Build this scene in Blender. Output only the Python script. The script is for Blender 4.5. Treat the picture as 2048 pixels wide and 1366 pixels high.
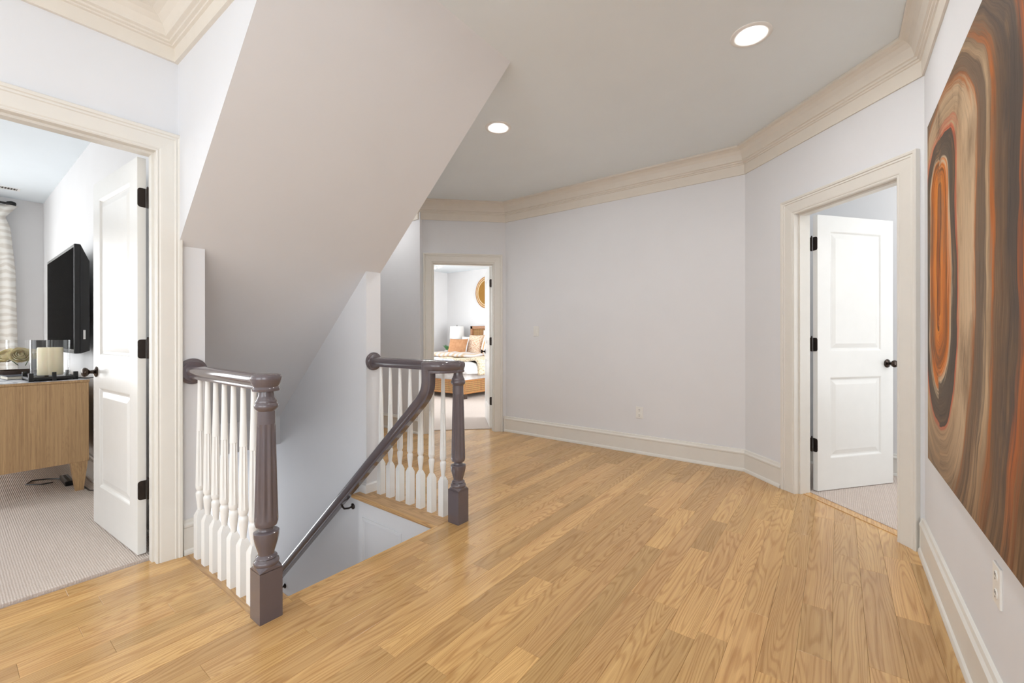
import bpy, bmesh, math, random
from mathutils import Vector as V, Matrix
random.seed(11)
PI = math.pi
S = bpy.context.scene
C = S.collection
for o in list(bpy.data.objects): bpy.data.objects.remove(o)

# ------------------------------------------------------------------ camera
YAW = 0.6465; CAM_H = 1.16; FPX = 863.0
cam = bpy.data.cameras.new('camera'); camo = bpy.data.objects.new('camera', cam); C.objects.link(camo)
camo.location = (0, 0, CAM_H); camo.rotation_euler = (PI/2, 0.0012, YAW)
cam.sensor_width = 36; cam.lens = FPX/2048*36; cam.shift_y = -11.0/2048; cam.clip_start = .02
S.camera = camo
# ------------------------------------------------------------------ colour management
S.view_settings.view_transform = 'Standard'; S.view_settings.look = 'None'
S.view_settings.gamma = 1; S.view_settings.use_curve_mapping = False
S.view_settings.exposure = 0.52
# ------------------------------------------------------------------ sky, window daylight and added fill lights
w = bpy.data.worlds.new('sky'); S.world = w; w.use_nodes = True
bg = w.node_tree.nodes['Background']; bg.inputs[0].default_value = (.94, .97, 1, 1); bg.inputs[1].default_value = 1.6

def area(name, loc, direction, sx, sy, radiance, col=(1, 1, 1)):
    l = bpy.data.lights.new(name, 'AREA'); l.shape = 'RECTANGLE'; l.size = sx; l.size_y = sy
    l.energy = radiance*sx*sy*PI; l.color = col
    o = bpy.data.objects.new(name, l); C.objects.link(o); o.location = loc
    o.rotation_euler = V(direction).to_track_quat('-Z', 'Y').to_euler()
    return o
DAY = (.98, .99, 1.0); BDAY = (1.0, .985, .965)
area('fill_hall_back', (-1.2, -2.62, 1.45), (0, 1, 0), 2.5, 2.0, 1.45, DAY)  # unseen area light added behind the camera to brighten the hall
area('fill_hall_side', (.56, -1.25, 1.45), (-1, .25, 0), 1.7, 1.9, 1.7, DAY)  # second added hall light, out of view on the right
area('fill_bedroom_side', (-5.9, -2.85, 1.4), (0, 1, 0), 2.4, 1.9, 1.6, BDAY)  # added bedroom fill from an unseen side, set clear of the door slab
area('daylight_bedroom_end_window', (-7.9, -.75, 1.4), (1, 0, 0), 1.5, 1.9, 4.5, BDAY)
area('fill_far_bedroom_right', (-2.4, 6.2, 1.5), (-1, 0, 0), 1.9, 1.8, 6.5, BDAY)  # added fill towards the headboard and pillows, out of view
area('fill_far_bedroom_left', (-8.25, 5.4, 1.5), (1, 0, 0), 1.8, 1.8, 6.8, BDAY)  # added fill from the unseen left of the far bedroom
area('fill_side_room', (1.95, 4.08, 1.4), (-1, 0, 0), 1.1, 1.9, 1.0, BDAY)  # added fill that lights the face of the open door
area('daylight_stair_window', (-6.2, 1.4, -1.0), (1, 0, 0), .8, 1.1, 6.0, DAY)

# ================================================================== materials
def lin(c):
    return tuple(((x/255)/12.92 if x/255 <= .04045 else ((x/255+.055)/1.055)**2.4) for x in c)
MATS = {}
def nt_new(name):
    m = bpy.data.materials.new(name); m.use_nodes = True
    nt = m.node_tree; b = nt.nodes['Principled BSDF']
    MATS[name] = m
    return m, nt, b
def N(nt, t, **kw):
    n = nt.nodes.new(t)
    for k, v in kw.items():
        if k in n.inputs: n.inputs[k].default_value = v
        else: setattr(n, k, v)
    return n
def ramp(nt, stops, interp='LINEAR'):
    r = N(nt, 'ShaderNodeValToRGB'); cr = r.color_ramp; cr.interpolation = interp
    while len(cr.elements) < len(stops): cr.elements.new(.5)
    for e, (p, c) in zip(cr.elements, stops):
        e.position = p; e.color = (*c, 1) if len(c) == 3 else c
    return r
def paint(name, col, rough=.55, var=.025, nscale=6, bump=.0, bscale=250, metallic=0, spec=.5, coat=0):
    """painted / plain surface: slight tonal mottling and fine relief"""
    m, nt, b = nt_new(name); c = lin(col)
    tc = N(nt, 'ShaderNodeTexCoord')
    n = N(nt, 'ShaderNodeTexNoise', Scale=nscale, Detail=4.0); nt.links.new(tc.outputs['Object'], n.inputs['Vector'])
    r = ramp(nt, [(.3, tuple(x*(1-var) for x in c)), (.7, tuple(min(1, x*(1+var)) for x in c))])
    nt.links.new(n.outputs['Fac'], r.inputs['Fac']); nt.links.new(r.outputs['Color'], b.inputs['Base Color'])
    b.inputs['Roughness'].default_value = rough; b.inputs['Metallic'].default_value = metallic
    b.inputs['Specular IOR Level'].default_value = spec; b.inputs['Coat Weight'].default_value = coat
    if bump:
        n2 = N(nt, 'ShaderNodeTexNoise', Scale=bscale, Detail=3.0); nt.links.new(tc.outputs['Object'], n2.inputs['Vector'])
        bp = N(nt, 'ShaderNodeBump', Strength=bump, Distance=.002); nt.links.new(n2.outputs['Fac'], bp.inputs['Height'])
        nt.links.new(bp.outputs['Normal'], b.inputs['Normal'])
    return m
def emit(name, col, strength):
    m, nt, b = nt_new(name)
    b.inputs['Base Color'].default_value = (*lin(col), 1)
    b.inputs['Emission Color'].default_value = (*lin(col), 1); b.inputs['Emission Strength'].default_value = strength
    return m
def wood(name, light, dark, rough=.3, along='Y', grain=1.0, rnd=.5, spec=.5, figure=.34):
    """long-grained timber, figure runs along one object axis; every object gets its own tone and offset"""
    m, nt, b = nt_new(name); L = nt.links.new
    tc = N(nt, 'ShaderNodeTexCoord'); oi = N(nt, 'ShaderNodeObjectInfo')
    off = N(nt, 'ShaderNodeVectorMath', operation='SCALE'); off.inputs[0].default_value = (7.3, 31.7, 13.1); L(oi.outputs['Random'], off.inputs['Scale'])
    add = N(nt, 'ShaderNodeVectorMath', operation='ADD'); L(tc.outputs['Object'], add.inputs[0]); L(off.outputs[0], add.inputs[1])
    def mapped(sx, sy):
        mp = N(nt, 'ShaderNodeMapping')
        sc = {'Y': (sx, sy, sx), 'X': (sy, sx, sx), 'Z': (sx, sx, sy)}[along]
        mp.inputs['Scale'].default_value = sc; L(add.outputs[0], mp.inputs['Vector']); return mp
    # broad figure: contour lines of a stretched noise field
    m1 = mapped(9.0*grain, .75*grain)
    n1 = N(nt, 'ShaderNodeTexNoise', Scale=1.0, Detail=1.5, Roughness=.35); L(m1.outputs[0], n1.inputs['Vector'])
    mj = mapped(150*grain, 9*grain)
    nj = N(nt, 'ShaderNodeTexNoise', Scale=1.0, Detail=2.0); L(mj.outputs[0], nj.inputs['Vector'])
    jit = N(nt, 'ShaderNodeMath', operation='MULTIPLY'); jit.inputs[1].default_value = 2.2; L(nj.outputs['Fac'], jit.inputs[0])
    mul = N(nt, 'ShaderNodeMath', operation='MULTIPLY_ADD'); mul.inputs[1].default_value = 190; L(n1.outputs['Fac'], mul.inputs[0]); L(jit.outputs[0], mul.inputs[2])
    sn = N(nt, 'ShaderNodeMath', operation='SINE'); L(mul.outputs[0], sn.inputs[0])
    r1 = ramp(nt, [(0, (0, 0, 0)), (.5, (.10, .10, .10)), (1, (1, 1, 1))])
    mr = N(nt, 'ShaderNodeMapRange'); mr.inputs['From Min'].default_value = -1; L(sn.outputs[0], mr.inputs['Value']); L(mr.outputs[0], r1.inputs['Fac'])
    # fine pores
    m2 = mapped(260*grain, 5*grain)
    n2 = N(nt, 'ShaderNodeTexNoise', Scale=1.0, Detail=3.0, Roughness=.6); L(m2.outputs[0], n2.inputs['Vector'])
    # straight streaks
    m3 = mapped(70*grain, 1.1*grain)
    n3 = N(nt, 'ShaderNodeTexNoise', Scale=1.0, Detail=3.0, Roughness=.55); L(m3.outputs[0], n3.inputs['Vector'])
    a1 = N(nt, 'ShaderNodeMath', operation='MULTIPLY_ADD'); L(r1.outputs['Color'], a1.inputs[0]); a1.inputs[1].default_value = figure
    s3 = N(nt, 'ShaderNodeMapRange'); s3.inputs['From Min'].default_value = .3; s3.inputs['From Max'].default_value = .75; s3.inputs['To Max'].default_value = .45; L(n3.outputs['Fac'], s3.inputs['Value']); L(s3.outputs[0], a1.inputs[2])
    a2 = N(nt, 'ShaderNodeMath', operation='ADD'); s2 = N(nt, 'ShaderNodeMapRange'); s2.inputs['From Min'].default_value = .5; s2.inputs['From Max'].default_value = .8; s2.inputs['To Max'].default_value = .3
    L(n2.outputs['Fac'], s2.inputs['Value']); L(a1.outputs[0], a2.inputs[0]); L(s2.outputs[0], a2.inputs[1])
    mixc = N(nt, 'ShaderNodeMix', data_type='RGBA'); mixc.inputs[6].default_value = (*lin(light), 1); mixc.inputs[7].default_value = (*lin(dark), 1)
    L(a2.outputs[0], mixc.inputs[0])
    hsv = N(nt, 'ShaderNodeHueSaturation'); L(mixc.outputs[2], hsv.inputs['Color'])
    vr = N(nt, 'ShaderNodeMapRange'); vr.inputs['To Min'].default_value = 1-rnd*.32; vr.inputs['To Max'].default_value = 1+rnd*.22; L(oi.outputs['Random'], vr.inputs['Value']); L(vr.outputs[0], hsv.inputs['Value'])
    wn = N(nt, 'ShaderNodeTexWhiteNoise', noise_dimensions='1D'); L(oi.outputs['Random'], wn.inputs['W'])
    hr = N(nt, 'ShaderNodeMapRange'); hr.inputs['To Min'].default_value = .5-.004*rnd; hr.inputs['To Max'].default_value = .5+.003*rnd; L(wn.outputs['Value'], hr.inputs['Value']); L(hr.outputs[0], hsv.inputs['Hue'])
    L(hsv.outputs[0], b.inputs['Base Color'])
    rr = N(nt, 'ShaderNodeMapRange'); rr.inputs['To Min'].default_value = rough-.05; rr.inputs['To Max'].default_value = rough+.1; L(n3.outputs['Fac'], rr.inputs['Value']); L(rr.outputs[0], b.inputs['Roughness'])
    b.inputs['Specular IOR Level'].default_value = spec
    bp = N(nt, 'ShaderNodeBump', Strength=.12, Distance=.001); L(a2.outputs[0], bp.inputs['Height']); L(bp.outputs['Normal'], b.inputs['Normal'])
    return m
def carpet(name, c1, c2):
    m, nt, b = nt_new(name); L = nt.links.new
    tc = N(nt, 'ShaderNodeTexCoord')
    w1 = N(nt, 'ShaderNodeTexWave', wave_type='BANDS', bands_direction='X'); w1.inputs['Scale'].default_value = 30; w1.inputs['Distortion'].default_value = 1.5; w1.inputs['Detail Scale'].default_value = 3
    w2 = N(nt, 'ShaderNodeTexWave', wave_type='BANDS', bands_direction='Y'); w2.inputs['Scale'].default_value = 34; w2.inputs['Distortion'].default_value = 1.5
    nn = N(nt, 'ShaderNodeTexNoise', Scale=170.0, Detail=3.0); n0 = N(nt, 'ShaderNodeTexNoise', Scale=1.6, Detail=2.0)
    for q in (w1, w2, nn, n0): L(tc.outputs['Object'], q.inputs['Vector'])
    mu = N(nt, 'ShaderNodeMath', operation='MULTIPLY'); L(w1.outputs['Fac'], mu.inputs[0]); L(w2.outputs['Fac'], mu.inputs[1])
    ad = N(nt, 'ShaderNodeMath', operation='MULTIPLY_ADD'); L(nn.outputs['Fac'], ad.inputs[0]); ad.inputs[1].default_value = .6; L(mu.outputs[0], ad.inputs[2])
    r = ramp(nt, [(.2, lin(c2)), (.85, lin(c1))]); L(ad.outputs[0], r.inputs['Fac'])
    L(r.outputs['Color'], b.inputs['Base Color'])
    b.inputs['Roughness'].default_value = .95; b.inputs['Specular IOR Level'].default_value = .1
    bp = N(nt, 'ShaderNodeBump', Strength=.7, Distance=.006); L(ad.outputs[0], bp.inputs['Height']); L(bp.outputs['Normal'], b.inputs['Normal'])
    return m
def glass(name, tint=(1, 1, 1), refl=.12):
    m, nt, b = nt_new(name); L = nt.links.new
    out = nt.nodes['Material Output']; nt.nodes.remove(b)
    t = N(nt, 'ShaderNodeBsdfTransparent'); t.inputs[0].default_value = (*tint, 1)
    g = N(nt, 'ShaderNodeBsdfGlossy', Roughness=.03)
    lw = N(nt, 'ShaderNodeLayerWeight', Blend=.5); pw = N(nt, 'ShaderNodeMath', operation='POWER'); pw.inputs[1].default_value = 4; L(lw.outputs['Facing'], pw.inputs[0])
    fr = N(nt, 'ShaderNodeMath', operation='MULTIPLY_ADD'); fr.inputs[1].default_value = .45; fr.inputs[2].default_value = .025; L(pw.outputs[0], fr.inputs[0])
    mx = N(nt, 'ShaderNodeMixShader'); L(fr.outputs[0], mx.inputs[0]); L(t.outputs[0], mx.inputs[1]); L(g.outputs[0], mx.inputs[2]); L(mx.outputs[0], out.inputs['Surface'])
    return m
def weave(name, c1, c2, scale=40, rough=.7, diag=True):
    m, nt, b = nt_new(name); L = nt.links.new
    tc = N(nt, 'ShaderNodeTexCoord'); sp = N(nt, 'ShaderNodeSeparateXYZ'); L(tc.outputs['Object'], sp.inputs[0])
    h = N(nt, 'ShaderNodeMath', operation='ADD'); L(sp.outputs[0], h.inputs[0]); L(sp.outputs[1], h.inputs[1])
    p1 = N(nt, 'ShaderNodeMath', operation='ADD'); L(h.outputs[0], p1.inputs[0]); L(sp.outputs[2], p1.inputs[1])
    p2 = N(nt, 'ShaderNodeMath', operation='SUBTRACT'); L(h.outputs[0], p2.inputs[0]); L(sp.outputs[2], p2.inputs[1])
    mp = N(nt, 'ShaderNodeCombineXYZ'); L(p1.outputs[0], mp.inputs[0]); L(p2.outputs[0], mp.inputs[1]); mp.inputs[2].default_value = .5/scale
    ch = N(nt, 'ShaderNodeTexChecker', Scale=scale); ch.inputs['Color1'].default_value = (*lin(c1), 1); ch.inputs['Color2'].default_value = (*lin(c2), 1)
    L(mp.outputs[0], ch.inputs['Vector'])
    nn = N(nt, 'ShaderNodeTexNoise', Scale=30.0, Detail=3.0); L(tc.outputs['Object'], nn.inputs['Vector'])
    mx = N(nt, 'ShaderNodeMix', data_type='RGBA', blend_type='MULTIPLY'); mx.inputs[0].default_value = .5
    L(ch.outputs['Color'], mx.inputs[6]); L(nn.outputs['Color'], mx.inputs[7])
    hs = N(nt, 'ShaderNodeHueSaturation', Value=1.25); L(mx.outputs[2], hs.inputs['Color'])
    L(hs.outputs[0], b.inputs['Base Color']); b.inputs['Roughness'].default_value = rough
    bp = N(nt, 'ShaderNodeBump', Strength=.6, Distance=.006); L(ch.outputs['Fac'], bp.inputs['Height']); L(bp.outputs['Normal'], b.inputs['Normal'])
    return m
def fabric(name, stops, scale=9, kind='noise', bump=.4, bscale=120, direction='X', detail=4.0, distort=0.0):
    m, nt, b = nt_new(name); L = nt.links.new
    tc = N(nt, 'ShaderNodeTexCoord')
    if kind == 'noise':
        n = N(nt, 'ShaderNodeTexNoise', Scale=scale, Detail=detail, Distortion=distort); f = n.outputs['Fac']
    elif kind == 'voronoi':
        n = N(nt, 'ShaderNodeTexVoronoi', Scale=scale); f = n.outputs['Distance']
    else:
        n = N(nt, 'ShaderNodeTexWave', wave_type='RINGS' if kind == 'rings' else 'BANDS'); n.inputs['Scale'].default_value = scale; n.inputs['Distortion'].default_value = distort
        if kind == 'rings': n.rings_direction = direction
        else: n.bands_direction = direction
        f = n.outputs['Fac']
    L(tc.outputs['Object'], n.inputs['Vector'])
    r = ramp(nt, [(p, lin(c)) for p, c in stops]); L(f, r.inputs['Fac']); L(r.outputs['Color'], b.inputs['Base Color'])
    b.inputs['Roughness'].default_value = .9; b.inputs['Specular IOR Level'].default_value = .15
    n2 = N(nt, 'ShaderNodeTexNoise', Scale=bscale, Detail=2.0); L(tc.outputs['Object'], n2.inputs['Vector'])
    bp = N(nt, 'ShaderNodeBump', Strength=bump, Distance=.004); L(n2.outputs['Fac'], bp.inputs['Height']); L(bp.outputs['Normal'], b.inputs['Normal'])
    return m

M = {}
M['wall'] = paint('wall_paint', (228, 229, 232), .6, .012, 3, .05, 180)
M['bedwall'] = paint('bedroom_wall_paint', (232, 231, 231), .6, .012, 3, .05, 180)
M['ceiling'] = paint('ceiling_paint', (235, 243, 248), .7, .01, 3, .04, 150)
M['crown'] = paint('crown_paint', (229, 222, 211), .45, .015, 12)
M['trim'] = paint('trim_paint', (229, 226, 219), .35, .012, 12)
M['door'] = paint('door_paint', (236, 235, 231), .28, .012, 10, .05, 60)
M['white'] = paint('white_enamel', (243, 243, 241), .3, .01, 10)
M['newel'] = paint('mauve_grey_enamel', (99, 90, 94), .16, .03, 14, coat=.4)
M['bronze'] = paint('dark_bronze', (52, 44, 40), .35, .12, 40, metallic=.6)
M['knob'] = paint('polished_dark_bronze', (70, 60, 54), .15, .1, 30, metallic=.9)
M['oak'] = wood('oak_plank', (223, 181, 122), (166, 117, 64), .19, 'Y', 1.0, .62)
M['oakx'] = wood('oak_landing', (212, 172, 120), (150, 106, 64), .3, 'X', 1.0, .3)
M['sub'] = paint('joint_filler', (104, 70, 40), .8, .05)
M['carpet'] = carpet('loop_carpet', (236, 224, 215), (205, 188, 176))
M['dresser'] = wood('dresser_oak', (206, 170, 124), (128, 92, 58), .5, 'Z', 1.8, .1, figure=.10)
M['stonetop'] = fabric('marbled_top', [(.35, (150, 150, 156)), (.6, (232, 232, 234))], 14, 'noise', .0, 10, distort=1.0)
M['black'] = paint('black_plastic', (22, 21, 21), .3, .05, 20)
M['screen'] = paint('tv_glass', (8, 8, 9), .22, .02, 4, spec=.04)
M['screen'].node_tree.nodes['Principled BSDF'].inputs['IOR'].default_value = 1.03
M['iron'] = paint('black_iron', (20, 20, 21), .5, .08, 30)
M['wax'] = paint('ivory_wax', (246, 232, 200), .5, .02, 12)
M['glass'] = glass('clear_glass', (.995, 1, 1))
M['pane'] = glass('window_pane', (.98, .99, 1))
M['espresso'] = paint('espresso_wood', (62, 46, 38), .4, .1, 30)
M['rose'] = paint('rose_petal', (252, 236, 200), .7, .06, 18)
for k_ in ('rose', 'wax'):
    b_ = M[k_].node_tree.nodes['Principled BSDF']; b_.inputs['Subsurface Weight'].default_value = .5; b_.inputs['Subsurface Radius'].default_value = (1, .8, .5); b_.inputs['Subsurface Scale'].default_value = .03
M['stem'] = paint('green_stem', (84, 112, 66), .6, .1, 30)
M['leaf'] = paint('succulent_leaf', (98, 150, 96), .5, .15, 25)
M['ceramic'] = paint('white_ceramic', (240, 240, 240), .25, .01)
M['paper'] = paint('book_pages', (234, 228, 214), .8, .04, 60)
M['navy'] = paint('navy_book_cloth', (48, 54, 70), .6, .05, 40)
M['curtain'] = fabric('swirl_curtain', [(.3, (214, 208, 199)), (.45, (228, 224, 217)), (.8, (232, 229, 223))], 4, 'rings', .2, 200, 'X', distort=6)
M['shade'] = paint('lamp_shade_linen', (246, 245, 242), .8, .01, 40)
M['rattan'] = weave('rattan_weave', (190, 146, 92), (140, 98, 58), 28)
M['rattanrim'] = paint('rattan_rim', (178, 122, 66), .5, .18, 40)
M['headw'] = wood('headboard_wood', (186, 134, 92), (132, 86, 56), .45, 'X', 1.4, .1)
M['basket'] = fabric('coiled_grass', [(.3, (128, 88, 40)), (.6, (186, 140, 74))], 26, 'rings', .6, 60, 'Y', distort=2)
M['basketrim'] = paint('pale_rush', (222, 200, 160), .7, .08, 50)
M['linen'] = fabric('white_linen', [(.3, (232, 230, 228)), (.7, (248, 247, 246))], 12)
M['quilt'] = fabric('patterned_quilt', [(.42, (176, 184, 204)), (.52, (244, 243, 243))], 34, 'noise')
M['knit'] = fabric('chunky_knit', [(.2, (184, 160, 128)), (.6, (234, 220, 194))], 46, 'voronoi', .8, 60)
M['stripe'] = fabric('striped_throw', [(.25, (204, 178, 152)), (.5, (224, 208, 190)), (.7, (210, 204, 206))], 2.4, 'bands', .5, 120, 'X', distort=1.5)
M['tan'] = fabric('tan_suede', [(.3, (178, 128, 92)), (.7, (198, 150, 112))], 14)
M['speckle'] = fabric('speckled_pillow', [(.38, (192, 140, 106)), (.55, (234, 214, 192))], 60, 'noise')
M['arch'] = fabric('arch_striped_pillow', [(.2, (206, 156, 108)), (.45, (240, 226, 208)), (.7, (246, 243, 240))], 3.0, 'bands', .4, 120, 'X', distort=.8)
M['crystal'] = paint('capiz_shell', (244, 244, 242), .2, .04, 60)
M['lens'] = emit('lamp_lens', (255, 253, 250), 200.0)
M['slot'] = paint('dark_slot', (60, 52, 46), .6, .05)
M['plate'] = paint('switch_plate', (236, 235, 231), .35, .01)

# painting: broad concentric ovals of brown, cream and orange paint
def painting_mat():
    m, nt, b = nt_new('abstract_oil'); L = nt.links.new
    tc = N(nt, 'ShaderNodeTexCoord'); sep = N(nt, 'ShaderNodeSeparateXYZ')
    # gentle warp
    nz = N(nt, 'ShaderNodeTexNoise', Scale=2.2, Detail=3.0); L(tc.outputs['Object'], nz.inputs['Vector'])
    sub = N(nt, 'ShaderNodeVectorMath', operation='SUBTRACT'); L(nz.outputs['Color'], sub.inputs[0]); sub.inputs[1].default_value = (.5, .5, .5)
    sc = N(nt, 'ShaderNodeVectorMath', operation='SCALE'); L(sub.outputs[0], sc.inputs[0]); sc.inputs['Scale'].default_value = .12
    ad = N(nt, 'ShaderNodeVectorMath', operation='ADD'); L(tc.outputs['Object'], ad.inputs[0]); L(sc.outputs[0], ad.inputs[1])
    L(ad.outputs[0], sep.inputs[0])
    def mth(op, a, bb=None, c=None):
        n = N(nt, 'ShaderNodeMath', operation=op)
        for i, x in enumerate((a, bb, c)):
            if x is None: continue
            if hasattr(x, 'links'): L(x, n.inputs[i])
            else: n.inputs[i].default_value = x
        return n.outputs[0]
    # object coords: y = distance from the far edge, z = height above the lower edge
    u = mth('SUBTRACT', sep.outputs['Y'], .29); v0 = mth('SUBTRACT', sep.outputs['Z'], .83)
    vt = mth('MULTIPLY', mth('MAXIMUM', mth('SUBTRACT', v0, .36), 0.0), 1.7)
    vb = mth('MULTIPLY', mth('MAXIMUM', mth('SUBTRACT', mth('MULTIPLY', v0, -1.0), .18), 0.0), .75)
    v = mth('MAXIMUM', vt, vb)
    r = mth('SQRT', mth('ADD', mth('MULTIPLY', u, u), mth('MULTIPLY', v, v)))
    ang = mth('ADD', v0, mth('MULTIPLY', mth('SIGN', u), 3.0))
    cmb = N(nt, 'ShaderNodeCombineXYZ'); L(mth('MULTIPLY', r, 42.0), cmb.inputs[0]); L(mth('MULTIPLY', ang, 1.5), cmb.inputs[1])
    n1 = N(nt, 'ShaderNodeTexNoise', Scale=1.0, Detail=6.0, Roughness=.65); L(cmb.outputs[0], n1.inputs['Vector'])
    cmb2 = N(nt, 'ShaderNodeCombineXYZ'); L(mth('MULTIPLY', r, 9.0), cmb2.inputs[0]); L(mth('MULTIPLY', ang, 1.1), cmb2.inputs[1]); cmb2.inputs[2].default_value = 4.2
    n2 = N(nt, 'ShaderNodeTexNoise', Scale=1.0, Detail=4.0); L(cmb2.outputs[0], n2.inputs['Vector'])
    rr = mth('ADD', r, mth('ADD', mth('MULTIPLY', mth('SUBTRACT', n1.outputs['Fac'], .5), .15), mth('MULTIPLY', mth('SUBTRACT', n2.outputs['Fac'], .5), .20)))
    rs = mth('DIVIDE', rr, 1.25)
    O = (206, 118, 44); D = (84, 74, 66); CRM = (206, 178, 144)
    P = [(0, (176, 98, 40)), (.02, (92, 52, 28)), (.04, (224, 140, 56)), (.085, O), (.115, (132, 82, 44)), (.14, (216, 122, 40)), (.165, (214, 190, 158)), (.18, (100, 88, 76)), (.25, D), (.262, (206, 104, 70)), (.278, (214, 140, 110)), (.29, (200, 168, 132)), (.36, CRM), (.43, (214, 186, 152)),
         (.455, (190, 112, 54)), (.475, (128, 108, 90)), (.54, (118, 100, 84)), (.565, (196, 168, 134)), (.60, (160, 132, 104)), (.62, (190, 110, 50)), (.65, (120, 94, 72)), (.69, (86, 76, 70)), (.77, (92, 80, 72)), (.80, (186, 100, 48)), (.84, (116, 84, 58)), (.92, (126, 86, 48)), (1, (112, 80, 50))]
    rp = ramp(nt, [(p, lin(c)) for p, c in P]); L(rs, rp.inputs['Fac'])
    # scumbled grey-brown passages
    cmb4 = N(nt, 'ShaderNodeCombineXYZ'); L(mth('MULTIPLY', sep.outputs['Y'], 6.0), cmb4.inputs[0]); L(mth('MULTIPLY', sep.outputs['Z'], 2.2), cmb4.inputs[1]); cmb4.inputs[2].default_value = 1.7
    n4 = N(nt, 'ShaderNodeTexNoise', Scale=1.0, Detail=5.0, Roughness=.6); L(cmb4.outputs[0], n4.inputs['Vector'])
    f4 = N(nt, 'ShaderNodeMapRange'); f4.inputs['From Min'].default_value = .46; f4.inputs['From Max'].default_value = .68; f4.inputs['To Max'].default_value = .8; L(n4.outputs['Fac'], f4.inputs['Value'])
    edge = N(nt, 'ShaderNodeMapRange'); edge.inputs['From Min'].default_value = .42; edge.inputs['From Max'].default_value = .80; edge.inputs['To Max'].default_value = .75; L(mth('ABSOLUTE', v0), edge.inputs['Value'])
    fac = mth('MAXIMUM', f4.outputs[0], edge.outputs[0])
    br_ = ramp(nt, [(.35, lin((88, 72, 58))), (.5, lin((122, 98, 76))), (.62, lin((158, 124, 92))), (.72, lin((150, 92, 48)))]); L(n1.outputs['Fac'], br_.inputs['Fac'])
    mb_ = N(nt, 'ShaderNodeMix', data_type='RGBA'); L(fac, mb_.inputs[0]); L(rp.outputs['Color'], mb_.inputs[6]); L(br_.outputs['Color'], mb_.inputs[7])
    # brown corner tone by the low noise + white dry-brush flecks
    fl = N(nt, 'ShaderNodeTexNoise', Scale=1.0, Detail=6.0, Roughness=.7); cm3 = N(nt, 'ShaderNodeCombineXYZ'); L(mth('MULTIPLY', r, 110.0), cm3.inputs[0]); L(mth('MULTIPLY', ang, 4.0), cm3.inputs[1]); L(cm3.outputs[0], fl.inputs['Vector'])
    fr = ramp(nt, [(.30, (.55, .55, .55)), (.5, (1, 1, 1)), (.74, (1.0, 1.0, 1.0))]); L(fl.outputs['Fac'], fr.inputs['Fac'])
    mx = N(nt, 'ShaderNodeMix', data_type='RGBA', blend_type='MULTIPLY'); mx.inputs[0].default_value = .75; L(mb_.outputs[2], mx.inputs[6]); L(fr.outputs['Color'], mx.inputs[7])
    L(mx.outputs[2], b.inputs['Base Color']); b.inputs['Roughness'].default_value = .6; b.inputs['Specular IOR Level'].default_value = .08
    bp = N(nt, 'ShaderNodeBump', Strength=.35, Distance=.004); L(fl.outputs['Fac'], bp.inputs['Height']); L(bp.outputs['Normal'], b.inputs['Normal'])
    return m
M['painting'] = painting_mat()

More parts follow.
